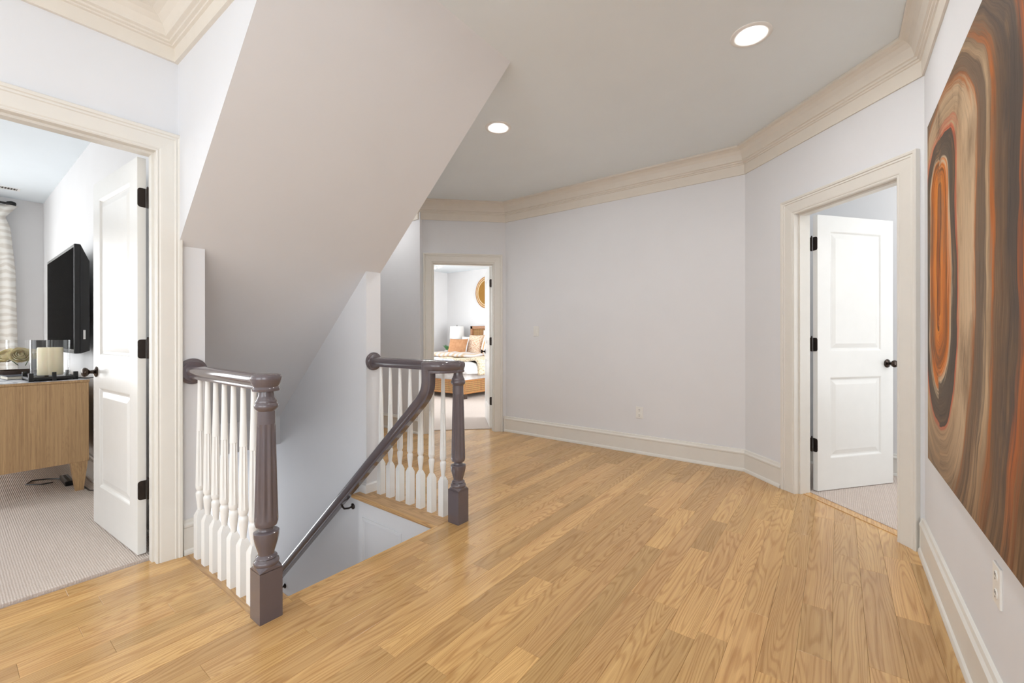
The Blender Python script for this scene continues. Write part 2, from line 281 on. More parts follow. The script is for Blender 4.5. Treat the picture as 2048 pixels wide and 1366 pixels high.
# ================================================================== mesh helpers
class MB:
    def __init__(s): s.v = []; s.f = []; s.sm = []
    def add(s, vs, fs, smooth=False):
        k = len(s.v); s.v += [tuple(p) for p in vs]
        for f in fs: s.f.append(tuple(i+k for i in f)); s.sm.append(smooth)
        return s
    def box(s, x0, x1, y0, y1, z0, z1):
        return s.add([(x0,y0,z0),(x1,y0,z0),(x1,y1,z0),(x0,y1,z0),(x0,y0,z1),(x1,y0,z1),(x1,y1,z1),(x0,y1,z1)],
                     [(0,3,2,1),(4,5,6,7),(0,1,5,4),(1,2,6,5),(2,3,7,6),(3,0,4,7)])
    def bbox(s, x0, x1, y0, y1, z0, z1, c=.003):
        """box with chamfered edges"""
        bm = bmesh.new(); bmesh.ops.create_cube(bm, size=1)
        for v in bm.verts: v.co = ((x0+x1)/2+v.co.x*(x1-x0), (y0+y1)/2+v.co.y*(y1-y0), (z0+z1)/2+v.co.z*(z1-z0))
        bmesh.ops.bevel(bm, geom=list(bm.edges), offset=c, segments=2, affect='EDGES', profile=.5)
        bm.verts.index_update(); s.add([v.co[:] for v in bm.verts], [[v.index for v in f.verts] for f in bm.faces]); bm.free(); return s
    def prism(s, poly, axis, a0, a1):
        """extrude a 2D polygon along an axis: 'z' poly=(x,y); 'y' poly=(x,z); 'x' poly=(y,z)"""
        n = len(poly)
        mk = {'z': lambda p, a: (p[0], p[1], a), 'y': lambda p, a: (p[0], a, p[1]), 'x': lambda p, a: (a, p[0], p[1])}[axis]
        vs = [mk(p, a0) for p in poly]+[mk(p, a1) for p in poly]
        return s.add(vs, [tuple(range(n-1, -1, -1)), tuple(range(n, 2*n))]+[(i, (i+1) % n, n+(i+1) % n, n+i) for i in range(n)])
    def lathe(s, prof, c=(0, 0, 0), seg=20, flute=None, axis='z', smooth=True):
        """prof = [(r, h)]; flute=(h0,h1,count,depth)"""
        vs = []; n = len(prof)
        for r, h in prof:
            for k in range(seg):
                a = 2*PI*k/seg; q = r
                if flute and flute[0] <= h <= flute[1]: q = r*(1-flute[3]*(.5-.5*math.cos(a*flute[2])))
                p = (q*math.cos(a), q*math.sin(a), h)
                if axis == 'x': p = (h, p[0], p[1])
                if axis == 'y': p = (p[1], h, p[0])
                vs.append((c[0]+p[0], c[1]+p[1], c[2]+p[2]))
        fs = [(i*seg+k, i*seg+(k+1) % seg, (i+1)*seg+(k+1) % seg, (i+1)*seg+k) for i in range(n-1) for k in range(seg)]
        fs += [tuple(range(seg-1, -1, -1)), tuple((n-1)*seg+k for k in range(seg))]
        return s.add(vs, fs, smooth)
    def tube(s, pts, r, seg=8, taper=None):
        pts = [V(p) for p in pts]; vs = []; n = len(pts); ref = V((0, 0, 1))
        for i, p in enumerate(pts):
            t = (pts[min(i+1, n-1)]-pts[max(i-1, 0)]).normalized()
            if abs(t.dot(ref)) > .95: ref = V((1, 0, 0)) if abs(t.x) < .9 else V((0, 1, 0))
            a = t.cross(ref).normalized(); b = a.cross(t); ref = b
            rr = r if not taper else r*taper[i]
            for k in range(seg): vs.append(p+a*rr*math.cos(2*PI*k/seg)+b*rr*math.sin(2*PI*k/seg))
        fs = [(i*seg+k, i*seg+(k+1) % seg, (i+1)*seg+(k+1) % seg, (i+1)*seg+k) for i in range(n-1) for k in range(seg)]
        fs += [tuple(range(seg)), tuple((n-1)*seg+seg-1-k for k in range(seg))]
        return s.add(vs, fs, True)
    def sweep(s, path, prof, mp, closed=False):
        """mitred moulding: path in a plane, prof=[(a,b)] a=offset to the left of the path, b=out of plane; mp(u,v,b)->xyz"""
        n = len(path); m = len(prof); vs = []
        def nrm(p, q):
            d = (q[0]-p[0], q[1]-p[1]); l = math.hypot(*d); return (-d[1]/l, d[0]/l)
        for i, p in enumerate(path):
            ns = []
            if i > 0: ns.append(nrm(path[i-1], p))
            if i < n-1: ns.append(nrm(p, path[i+1]))
            if len(ns) == 1: off = ns[0]
            else:
                bx, by = ns[0][0]+ns[1][0], ns[0][1]+ns[1][1]; k = 2/(bx*bx+by*by); off = (bx*k, by*k)
            for a, b in prof: vs.append(mp(p[0]+off[0]*a, p[1]+off[1]*a, b))
        fs = [(i*m+k, i*m+(k+1) % m, (i+1)*m+(k+1) % m, (i+1)*m+k) for i in range(n-1) for k in range(m)]
        fs += [tuple(range(m)), tuple((n-1)*m+m-1-k for k in range(m))]
        return s.add(vs, fs)
    def sweep3(s, pts, prof, side0=None):
        """handrail sweep with true mitres; prof=[(side,up)]"""
        pts = [V(p) for p in pts]; n = len(pts); m = len(prof); vs = []; side = side0
        seg = [(pts[i+1]-pts[i]).normalized() for i in range(n-1)]; fr = []
        for t in seg:
            if abs(t.z) < .05: side = t.cross(V((0, 0, 1))).normalized()
            up = V(side).cross(t).normalized(); fr.append((t, V(side), up))
        for i, p in enumerate(pts):
            t, sd, up = fr[max(i-1, 0)]; t2 = fr[min(i, n-2)][0]; pn = (t+t2).normalized()
            for a, b in prof:
                o = sd*a+up*b; o = o-t*(o.dot(pn)/t.dot(pn)); vs.append(p+o)
        fs = [(i*m+k, i*m+(k+1) % m, (i+1)*m+(k+1) % m, (i+1)*m+k) for i in range(n-1) for k in range(m)]
        fs += [tuple(range(m)), tuple((n-1)*m+m-1-k for k in range(m))]
        return s.add(vs, fs, True)
    def xf(s, f): s.v = [tuple(f(V(p))) for p in s.v]; return s
    def mesh(s, name, mat, autosm=True):
        me = bpy.data.meshes.new(name); me.from_pydata(s.v, [], s.f); me.update()
        bm = bmesh.new(); bm.from_mesh(me); bmesh.ops.recalc_face_normals(bm, faces=bm.faces[:]); bm.to_mesh(me); bm.free()
        for p, q in zip(me.polygons, s.sm): p.use_smooth = q
        if any(s.sm) and autosm:
            me.set_sharp_from_angle(angle=math.radians(42))
        if mat is not None: me.materials.append(mat)
        return me
    def obj(s, name, mat, parent=None, label=None, cat=None, group=None, kind=None, loc=None):
        o = bpy.data.objects.new(name, s.mesh(name, mat)); C.objects.link(o)
        if parent is not None: o.parent = parent
        if loc: o.location = loc
        return tag(o, label, cat, group, kind)
def tag(o, label=None, cat=None, group=None, kind=None):
    for k, v in (('label', label), ('category', cat), ('group', group), ('kind', kind)):
        if v: o[k] = v
    return o
def empty(name, loc=(0, 0, 0), rz=0, label=None, cat=None, group=None, kind=None):
    o = bpy.data.objects.new(name, None); C.objects.link(o); o.location = loc; o.rotation_euler = (0, 0, rz); o.empty_display_size = .1
    return tag(o, label, cat, group, kind)
def link_mesh(name, me, parent, loc=(0, 0, 0), rz=0):
    o = bpy.data.objects.new(name, me); C.objects.link(o); o.parent = parent; o.location = loc; o.rotation_euler = (0, 0, rz); return o

# ================================================================== plan
XL = -2.78; YB0 = .757; YB1 = .878; YR0 = 1.896; YR1 = 2.02
XR = .37; YK = 4.16; CEIL = 2.77; T = .12
P_W = (-3.976, 3.42); P_B1 = (-3.236, 4.16); P_B2 = (-.632, 4.16); P_R = (.37, 3.158)
SOF = lambda x: 1.64+.905*(x+2.78)
XTOP = -2.78+(CEIL-1.64)/.905

def wallmesh(mb, P, Q, n, th, z0, z1, holes=(), ext=(0, 0)):
    """solid wall from P to Q, face on the line PQ, thickness th along n, rectangular holes (u0,u1,z0,z1)"""
    P = V((*P, 0)); Q = V((*Q, 0)); d = (Q-P); L = d.length; d.normalize(); nn = V((*n, 0)).normalized()
    sub = MB(); u = -ext[0]
    for (a, b, h0, h1) in sorted(holes):
        sub.box(u, a, 0, th, z0, z1)
        if h0 > z0: sub.box(a, b, 0, th, z0, h0)
        if h1 < z1: sub.box(a, b, 0, th, h1, z1)
        u = b
    sub.box(u, L+ext[1], 0, th, z0, z1)
    sub.xf(lambda p: P+d*p.x+nn*p.y+V((0, 0, p.z)))
    k = len(mb.v); mb.v += sub.v; mb.f += [tuple(i+k for i in f) for f in sub.f]; mb.sm += sub.sm
    return mb
def wall(name, P, Q, n, label, mat=None, holes=(), z0=-.3, z1=CEIL, th=T, ext=(0, 0)):
    return wallmesh(MB(), P, Q, n, th, z0, z1, holes, ext).obj(name, mat or M['wall'], None, label, 'wall', None, 'structure')

# ---- hall floor slab and oak planks
fb = MB()
fb.box(-1.938, .45, -2.5, 4.26, -.25, -.012); fb.box(-2.88, -1.938, -2.5, .93, -.25, -.012)
fb.box(-2.78, -1.938, 1.9, 4.26, -.25, -.012); fb.box(-5.7, -2.78, 1.96, 4.26, -.25, -.012)
floor = fb.obj('floor', M['sub'], None, 'honey oak strip floor of the hall around the stairwell', 'floor', None, 'structure')
PW = .1048; X0 = -.018
ENDS = {-1: [1.907, 2.257], -2: [2.581, 1.28], -3: [2.051, 3.407], -4: [2.267, 1.794, 3.119], -5: [2.139, 2.817], -6: [1.883, 2.479, 3.522], -8: [2.355, 3.0], -9: [2.779, 3.506, 1.3],
        0: [2.553, 2.87], 1: [1.96], 2: [2.384], -10: [1.928, 2.9], -11: [1.728, 1.04, 3.1], -12: [1.305, 2.3], -13: [.989, 1.799], -14: [1.634, .5], -15: [1.334, 2.6], -16: [.87, 1.775], -17: [1.502, .551],
        -21: [.39], -22: [.594, .162], -23: [.332], -25: [.424], -27: [.344]}
def clip(poly, a, b, c):
    """keep a*x+b*y<=c"""
    out = []
    for i, p in enumerate(poly):
        q = poly[(i+1) % len(poly)]; dp = a*p[0]+b*p[1]-c; dq = a*q[0]+b*q[1]-c
        if dp <= 0: out.append(p)
        if (dp < 0) != (dq < 0) and dp != dq:
            t = dp/(dp-dq); out.append((p[0]+(q[0]-p[0])*t, p[1]+(q[1]-p[1])*t))
    return out
def plank(poly):
    if len(poly) < 3: return
    ar = abs(sum(poly[i][0]*poly[(i+1) % len(poly)][1]-poly[(i+1) % len(poly)][0]*poly[i][1] for i in range(len(poly))))/2
    if ar < .0006: return
    cx = sum(p[0] for p in poly)/len(poly); cy = sum(p[1] for p in poly)/len(poly)
    def inset(d):
        out = []
        n = len(poly); sgn = 1 if sum(poly[i][0]*poly[(i+1) % n][1]-poly[(i+1) % n][0]*poly[i][1] for i in range(n)) > 0 else -1
        for i in range(n):
            a, p, b = poly[i-1], poly[i], poly[(i+1) % n]
            def nm(s, e):
                dx, dy = e[0]-s[0], e[1]-s[1]; l = math.hypot(dx, dy) or 1e-9; return (-dy/l*sgn, dx/l*sgn)
            n1, n2 = nm(a, p), nm(p, b); bx, by = n1[0]+n2[0], n1[1]+n2[1]; k = 2/max(.5, bx*bx+by*by)
            out.append((p[0]+bx*k*d-cx, p[1]+by*k*d-cy))
        return out
    o0, o1 = inset(.0003), inset(.0012); n = len(poly)
    m = MB(); m.add([(*p, -.0125) for p in o0]+[(*p, -.0007) for p in o0]+[(*p, 0) for p in o1],
                    [tuple(range(n-1, -1, -1)), tuple(range(2*n, 3*n))]+[(i, (i+1) % n, n+(i+1) % n, n+i) for i in range(n)]+[(n+i, n+(i+1) % n, 2*n+(i+1) % n, 2*n+i) for i in range(n)])
    m.obj('plank', M['oak'], floor, loc=(cx, cy, 0))
random.seed(5)
for k in range(-53, 4):
    x0, x1 = X0+k*PW, X0+(k+1)*PW
    if x1 > .385: x1 = .385
    xc = (x0+x1)/2
    # spans of this row that carry boards
    if xc < -3.95: spans = [(1.98, 3.46)]
    elif xc < -2.87: spans = [(1.98, 4.22)]
    elif x0 < -1.938 < x1: spans = [(-2.45, .93), (.93, 2.03), (2.03, 4.22)]
    elif xc < -1.95: spans = [(-2.45, .93), (2.03, 4.22)]
    else: spans = [(-2.45, 4.22)]
    for (a, b) in spans:
        cuts = [] if b-a < 1.2 and a > .9 else [c for c in ENDS.get(k, []) if a+.15 < c < b-.1]
        y = a
        while True:
            y += random.uniform(.55, 1.45) if y > -.3 else random.uniform(1.6, 2.4)
            if y > b-.25 or (b-a < 1.2 and a > .9): break
            if all(abs(y-c) > .4 for c in cuts): cuts.append(y)
        cuts = [a]+sorted(cuts)+[b]
        for c0, c1 in zip(cuts, cuts[1:]):
            poly = [(x0, c0), (x1, c0), (x1, c1), (x0, c1)]
            if x0 < -2.87 < x1 and c0 < 1: poly = clip(poly, -1, 0, 2.87)
            if x0 < -1.938 < x1 and .92 < c0 < 2.02:       # board that forms the stairhead edge
                poly = clip(poly, -1, 0, 1.938+.012)
            if xc > -3.95: poly = clip(poly, -1, 1, 7.596)
            poly = clip(poly, 1, 1, 3.665)
            if len(poly) >= 3: plank(poly)
# boards beside the stairwell left of the stairhead edge that the row split left open
xs = X0+PW*math.floor((-1.938-X0)/PW)
# landing board under the far balustrade, grain running the other way, rounded nosing
lb = MB(); prof = [(2.03, -.03), (1.825, -.03), (1.815, -.024), (1.811, -.014), (1.814, -.004), (1.824, .001), (2.03, .001)]
lb.prism(prof, 'x', -2.845, -1.952)
lb.obj('landing_board', M['oakx'], floor)
le = MB(); le.prism([(.775, .001), (.93, .001), (.938, -.004), (.941, -.014), (.938, -.024), (.93, -.03), (.775, -.03)], 'x', -2.775, -1.952); le.obj('landing_board', M['oakx'], floor)
ns = MB(); ns.prism([(-1.955, -.03), (-1.955, .0012), (-1.945, .0004), (-1.938, -.006), (-1.936, -.014), (-1.938, -.024), (-1.945, -.03)], 'y', .93, 1.83)
ns.obj('stair_nosing', M['oak'], floor)
# threshold strip at the right-hand door
q = .7071
th = MB(); th.prism([(-.256+.055*q, 3.784+.055*q), (.282+.055*q, 3.246+.055*q), (.282+.135*q, 3.246+.135*q), (-.256+.135*q, 3.784+.135*q)], 'z', -.004, .004)
th.obj('threshold_strip', M['oak'], floor)

# ---- carpeted floors
MB().box(-7.8, -2.868, -2.7, .757, -.2, .008).obj('floor_bedroom', M['carpet'], None, 'pinkish beige loop carpet of the bedroom with the dresser', 'carpet', None, 'structure')
MB().prism([(-3.196, 4.4), (-2.5, 4.4), (-2.5, 7.97), (-8.12, 7.97), (-8.12, 3.5), (-4.096, 3.5)], 'z', -.2, .008).obj('floor_far_bedroom', M['carpet'], None, 'beige carpet of the far bedroom under the bed', 'carpet', None, 'structure')
MB().prism([(-.6, 4.3), (.392, 3.308), (1.9, 3.308), (1.9, 4.87), (-.6, 4.87)], 'z', -.2, .008).obj('floor_side_room', M['carpet'], None, 'pale carpet behind the open door beside the painting', 'carpet', None, 'structure')

# ---- walls
OL = (-.14, .675, 2.118)      # left door opening y0,y1,top
wall('wall_left', (XL, -2.5), (XL, YB0), (-1, 0), 'pale grey hall wall around the left bedroom doorway', holes=[(2.5+OL[0], 2.5+OL[1], -.3, OL[2])])
wall('wall_stair_left', (-7.7, YB0), (XL, YB0), (0, 1), 'pale grey wall end between bedroom door casing and stairwell', z0=-2.6, th=YB1-YB0)
wall('wall_stair_right', (-6.0, YR0), (XL, YR0), (0, 1), 'pale grey stairwell wall ending in a narrow pier by the far railing', z0=-2.6, th=YR1-YR0)
wall('wall_alcove', (-5.7, P_W[1]), P_W, (0, 1), 'grey wall behind the far railing beside the narrow pier', ext=(0, .03))
wall('wall_alcove_end', (-5.6, YR1), (-5.6, 3.5), (-1, 0), 'end wall of the alcove behind the stairwell')
LB = math.hypot(P_B1[0]-P_W[0], P_B1[1]-P_W[1])
BED = (.161, .904, 2.045)
wall('wall_bedroom_door', P_W, P_B1, (-1, 1), 'short angled grey wall with the doorway to the bed', holes=[(BED[0], BED[1], -.3, BED[2])], ext=(.0, .03))
wall('wall_back', P_B1, P_B2, (0, 1), 'wide blank pale grey wall with light switch and outlet', ext=(.0, .03))
RD = (.532, 1.293, 2.062)
wall('wall_right_door', P_B2, P_R, (1, 1), 'angled pale grey wall with the doorway beside the painting', holes=[(RD[0], RD[1], -.3, RD[2])], ext=(0, .03))
wall('wall_right', (XR, -2.5), P_R, (1, 0), 'pale grey right wall where the large painting hangs', holes=[(2.5-2.1, 2.5-.4, .5, 2.4)], ext=(0, .02))
wall('wall_behind', (-2.9, -2.5), (.49, -2.5), (0, -1), 'hall wall behind the viewer with an added wide window', holes=[(.45, 2.95, .45, 2.45)])
# bedroom with the dresser
wall('wall_bedroom_end', (-7.68, -2.7), (-7.68, YB0), (-1, 0), 'white end wall of the left bedroom behind the curtain', M['bedwall'], holes=[(1.2, 2.7, .45, 2.35)])
wall('wall_bedroom_side', (-7.8, -2.7), (-2.78, -2.7), (0, -1), 'side wall of the left bedroom with an added window', M['bedwall'], holes=[(.7, 3.1, .45, 2.35)])
MB().box(-2.90-.004, -2.90, -2.7, OL[0]-.02, 0, CEIL).box(-2.904, -2.90, OL[1]+.02, YB0, 0, CEIL).box(-2.904, -2.9, OL[0]-.02, OL[1]+.02, OL[2]+.02, CEIL).obj('wall_bedroom_inner', M['bedwall'], None, 'bedroom side of the left door wall', 'wall', None, 'structure')
MB().box(-7.68, -2.904, YB0-.004, YB0, 0, CEIL).obj('wall_bedroom_tv', M['bedwall'], None, 'white bedroom wall behind the television', 'wall', None, 'structure')
# far bedroom
wall('wall_far_bedroom_head', (-8.12, 7.85), (-2.5, 7.85), (0, 1), 'white wall behind the headboard and woven wall basket', M['bedwall'])
wall('wall_far_bedroom_side', (-8.0, 3.54), (-8.0, 7.97), (-1, 0), 'white left wall of the far bedroom by the lamp', M['bedwall'], holes=[(.9, 2.7, .6, 2.4)])
wall('wall_far_bedroom_right', (-2.6, 4.28), (-2.6, 7.97), (1, 0), 'right wall of the far bedroom behind the open door', M['bedwall'], holes=[(.97, 2.87, .6, 2.4)])
MB().box(-8.1, -5.68, 3.42, 3.54, -.2, CEIL).obj('wall_far_bedroom_front', M['bedwall'], None, 'front wall of the far bedroom beyond the alcove', 'wall', None, 'structure')
# side room
wall('wall_side_room_back', (-.7, 4.75), (1.9, 4.75), (0, 1), 'white wall just behind the open right-hand door', M['bedwall'])
wall('wall_side_room_end', (1.75, 3.2), (1.75, 4.87), (1, 0), 'side room wall with an added window', M['bedwall'], holes=[(.33, 1.43, .45, 2.35)])
MB().box(.49, 1.87, 3.158, 3.278, -.2, CEIL).obj('wall_side_room_front', M['bedwall'], None, 'front wall of the side room', 'wall', None, 'structure')
MB().box(-.64, -.52, 4.28, 4.87, -.2, CEIL).obj('wall_side_room_left', M['bedwall'], None, 'left wall of the side room', 'wall', None, 'structure')
# stairwell
wall('wall_stair_end', (-6.0, YB1), (-6.0, YR0), (-1, 0), 'lower stair landing wall with a bright window', holes=[(.1, .92, -1.6, -.45)], z0=-2.6)
MB().box(-2.785, -1.937, 1.835, 1.9, -2.6, -.03).obj('wall_stair_fascia', M['wall'], None, 'white stairwell face under the far landing board', 'wall', None, 'structure')
sf = MB()
sf.prism([(XL, SOF(XL)), (XTOP, CEIL), (XL, CEIL)], 'y', YB0, YR1)
sf.prism([(-4.124, SOF(-4.124)), (XL, SOF(XL)), (XL, CEIL), (-4.124, CEIL)], 'y', YB1, YR0)
sf.box(-4.26, -4.124, YB1, YR0, .163, CEIL)
sf.obj('ceiling_stair_soffit', M['wall'], None, 'sloping boxed soffit over the stairwell', 'soffit', None, 'structure')
MB().box(-6.0, -4.26, YB1, YR0, .9, 1.0).obj('ceiling_stair_landing', M['wall'], None, 'flat ceiling over the lower stair landing', 'ceiling', None, 'structure')
MB().box(-8.2, 2.0, -2.8, 8.1, CEIL, CEIL+.1).obj('ceiling', M['ceiling'], None, 'smooth pale grey ceiling with two recessed lights', 'ceiling', None, 'structure')

# ---- windows (frames, sashes and panes) in the openings; most are unseen, added for light
def window(name, P, d, n, wdt, z0, z1, label):
    """P lower left corner on the room face, d along the wall, n outward"""
    w_ = empty(name, (0, 0, 0), 0, label, 'window', None, 'structure'); d = V((*d, 0)); n = V((*n, 0)); P = V((*P, 0))
    f = lambda p: P+d*p.x+n*p.y+V((0, 0, p.z))
    fr = MB(); h = z1-z0
    for a in ((0, .06, z0, z1), (wdt-.06, wdt, z0, z1), (.06, wdt-.06, z0, z0+.06), (.06, wdt-.06, z1-.06, z1)): fr.box(a[0], a[1], .03, .10, a[2], a[3])
    fr.xf(f).obj('window_frame', M['trim'], w_)
    MB().box(.06, wdt-.06, .05, .08, z0+h/2-.02, z0+h/2+.02).xf(f).obj('meeting_rail', M['trim'], w_)
    for a, b in ((z0+.06, z0+h/2-.02), (z0+h/2+.02, z1-.06)): MB().box(.06, wdt-.06, .063, .067, a, b).xf(f).obj('pane', M['pane'], w_)
window('added_window_1', (-2.45, -2.5), (1, 0), (0, -1), 2.5, .45, 2.45, 'added wide hall window behind the viewer, for light')  # unseen opening added to go with the back hall fill
window('added_window_2', (XR, -2.1), (0, 1), (1, 0), 1.7, .5, 2.4, 'added hall window on the right wall behind the viewer, for light')  # added opening for the side hall fill
window('window_3', (-7.68, -1.5), (0, 1), (-1, 0), 1.5, .45, 2.35, 'left bedroom end window beside the curtain')
window('added_window_4', (-7.1, -2.7), (1, 0), (0, -1), 2.4, .45, 2.35, 'added left bedroom side window, out of view')  # added around the bedroom side fill
window('added_window_5', (-8.0, 4.44), (0, 1), (-1, 0), 1.8, .6, 2.4, 'added far bedroom window left of the bed, out of view')  # unseen, added to let in the left fill
window('added_window_6', (-2.6, 5.25), (0, 1), (1, 0), 1.9, .6, 2.4, 'added far bedroom window right of the bed, out of view')  # unseen, added to let in the right fill
window('added_window_7', (1.75, 3.53), (0, 1), (1, 0), 1.1, .45, 2.35, 'added side room window, out of view')  # added opening in front of the side room fill
window('window_8', (-6.0, .978), (0, 1), (-1, 0), .82, -1.6, -.45, 'bright window at the foot of the stairs seen between balusters')

# ---- crown, baseboards
def crownprof(p, h):
    k = [(0, -1), (.10, -1), (.13, -.64), (.20, -.625), (.21, -.585), (.29, -.57), (.30, -.52), (.40, -.50), (.41, -.46), (.44, -.40), (.52, -.27), (.66, -.16), (.82, -.10), (.93, -.085), (1, -.07), (1, 0), (0, 0)]
    return [(a*p, CEIL-.0005+b*h) for a, b in k]
flat = lambda u, v, b: (u, v, b)
# path runs with the room on its left
cr = MB(); cr.sweep([(XR, -2.45), P_R, P_B2, P_B1, P_W, (-5.6, P_W[1])], crownprof(.105, .225), flat)
cr.obj('trim_1', M['crown'], None, 'cream crown moulding round the bay and painting wall', 'crown moulding', None, 'structure')
cr = MB(); cr.sweep([(-1.745, YB0), (XL, YB0), (XL, -2.45)], [(a, b) for a, b in crownprof(.168, .175)], flat)
cr.obj('trim_2', M['crown'], None, 'cream crown moulding above the left bedroom door', 'crown moulding', None, 'structure')
BP = [(0, 0), (.030, 0), (.030, .010), (.026, .022), (.019, .028), (.018, .140), (.022, .146), (.022, .156), (.014, .166), (.010, .180), (0, .184)]
def uv(P, Q, u):
    L = math.hypot(Q[0]-P[0], Q[1]-P[1]); return (P[0]+(Q[0]-P[0])*u/L, P[1]+(Q[1]-P[1])*u/L)
LR = math.hypot(P_R[0]-P_B2[0], P_R[1]-P_B2[1])
CW = .112
MB().sweep([(XR, -2.45), P_R, uv(P_B2, P_R, RD[1]+CW)], BP, flat).obj('baseboard_right', M['trim'], None, 'white baseboard below the large painting', 'baseboard', None, 'structure')
MB().sweep([uv(P_B2, P_R, RD[0]-CW), P_B2, P_B1, uv(P_W, P_B1, BED[1]+CW)], BP, flat).obj('baseboard_back', M['trim'], None, 'white baseboard along the blank wall of the bay', 'baseboard', None, 'structure')
MB().sweep([uv(P_W, P_B1, BED[0]-.085), P_W, (-5.6, P_W[1])], BP, flat).obj('baseboard_alcove', M['trim'], None, 'white baseboard behind the far railing', 'baseboard', None, 'structure')
MB().sweep([(XL, YB1), (XL, OL[1]+.10)], BP, flat).obj('baseboard_stair', M['trim'], None, 'short white baseboard beside the near balusters', 'baseboard', None, 'structure')
MB().sweep([(XL, OL[0]-.10), (XL, -2.45)], BP, flat).obj('baseboard_left', M['trim'], None, 'white baseboard left of the bedroom doorway', 'baseboard', None, 'structure')
MB().sweep([(-2.93, YB0-.004), (-7.68, YB0-.004), (-7.68, -2.6)], BP, flat).obj('baseboard_bedroom', M['trim'], None, 'white baseboard behind the dresser', 'baseboard', None, 'structure')
MB().sweep([(1.7, 4.75), (-.5, 4.75)], BP, flat).obj('baseboard_side_room', M['trim'], None, 'white baseboard behind the right-hand door', 'baseboard', None, 'structure')
MB().sweep([(-2.6, 7.85), (-8.0, 7.85), (-8.0, 3.6)], BP, flat).obj('baseboard_far_bedroom', M['trim'], None, 'white baseboard of the far bedroom', 'baseboard', None, 'structure')
# little plinth at the pier end, panel moulding on the stairwell face
MB().sweep([(-2.85, YR0), (XL, YR0), (XL, YR1), (-2.85, YR1)][::-1], [(0, 0), (.014, 0), (.014, .06), (.006, .07), (0, .07)], flat).obj('trim_3', M['white'], None, 'small white plinth around the foot of the narrow pier', 'trim', None, 'structure')
pm = MB(); pm.sweep([(-2.74, -1.2), (-2.74, -.145), (-2.30, -.145), (-2.30, -1.2)], [(0, 0), (0, .006), (-.008, .008), (-.012, .004), (-.018, .008), (-.022, 0)], lambda u, v, b: (u, 1.835-b, v))
pm.obj('trim_4', M['wall'], None, 'raised white panel moulding on the stairwell face under the landing', 'trim', None, 'structure')

# ---- door casings and jambs
def casing(name, P, d, n, u0, u1, top, wd, label, both=True, depth=T):
    """n points into the wall (away from hall)"""
    t = empty(name, (0, 0, 0), 0, label, 'door casing', None, 'structure'); P = V((*P, 0)); d = V((*d, 0)).normalized(); n = V((*n, 0)).normalized()
    pr = [(-.006, 0), (-.006, .010), (0, .013), (.006, .010), (.012, .014), (.020, .015), (wd-.034, .019), (wd-.030, .024), (wd-.020, .022), (wd-.016, .028), (wd-.004, .030), (wd, .026), (wd, 0)]
    a0, a1, tp = u0+.006, u1-.006, top-.006
    MB().sweep([(a1, 0), (a1, tp), (a0, tp), (a0, 0)], [(-a, b) for a, b in pr], lambda u, v, b: P+d*u-n*b+V((0, 0, v))).obj('casing', M['trim'], t)
    j = MB()
    f = lambda p: P+d*p.x+n*p.y+V((0, 0, p.z))
    j.box(u0, u0+.012, 0, depth, 0, top); j.box(u1-.012, u1, 0, depth, 0, top); j.box(u0, u1, 0, depth, top-.012, top)
    j.xf(f).obj('jamb', M['trim'], t)
    s_ = MB(); s_.box(u0+.012, u0+.022, .03, depth-.045, 0, top-.012); s_.box(u1-.022, u1-.012, .03, depth-.045, 0, top-.012); s_.box(u0+.022, u1-.022, .03, depth-.045, top-.024, top-.012)
    s_.xf(f).obj('door_stop', M['trim'], t)
    if both: MB().sweep([(a1, 0), (a1, tp), (a0, tp), (a0, 0)], [(-a, b) for a, b in pr], lambda u, v, b: P+d*u+n*(depth+b)+V((0, 0, v))).obj('casing', M['trim'], t)
    return t
casing('trim_5', (XL, 0), (0, 1), (-1, 0), OL[0], OL[1], OL[2], .102, 'wide cream casing of the left bedroom doorway', False)
casing('trim_6', P_W, (1, 1), (-1, 1), BED[0], BED[1], BED[2], .108, 'cream casing of the doorway to the bed', False)
casing('trim_7', P_B2, (1, -1), (1, 1), RD[0], RD[1], RD[2], .108, 'cream casing of the doorway beside the painting', False)

# ---- doors
def rectloops(mb, x0, x1, z0, z1, loops, y0, sgn):
    vs = []; fs = []
    for k, (i, dp) in enumerate(loops):
        y = y0-sgn*dp
        vs += [(x0+i, y, z0+i), (x1-i, y, z0+i), (x1-i, y, z1-i), (x0+i, y, z1-i)]
    for k in range(len(loops)-1):
        for e in range(4): fs.append((k*4+e, k*4+(e+1) % 4, k*4+4+(e+1) % 4, k*4+4+e))
    k = (len(loops)-1)*4; fs.append((k, k+1, k+2, k+3)); mb.add(vs, fs)
def hinge_mesh():
    m = MB(); R = .014; h = .05
    def leaf(sx):
        pts = [(.0, -h), (.034-R, -h)]+[(.034-R+R*math.sin(a), -h+R-R*math.cos(a)) for a in (PI/8, PI/4, 3*PI/8, PI/2)]
        pts += [(.034-R+R*math.cos(a), h-R+R*math.sin(a)) for a in (0, PI/8, PI/4, 3*PI/8, PI/2)]+[(0, h)]
        return [(sx*x, z) for x, z in pts]
    return leaf
LEAF = hinge_mesh()
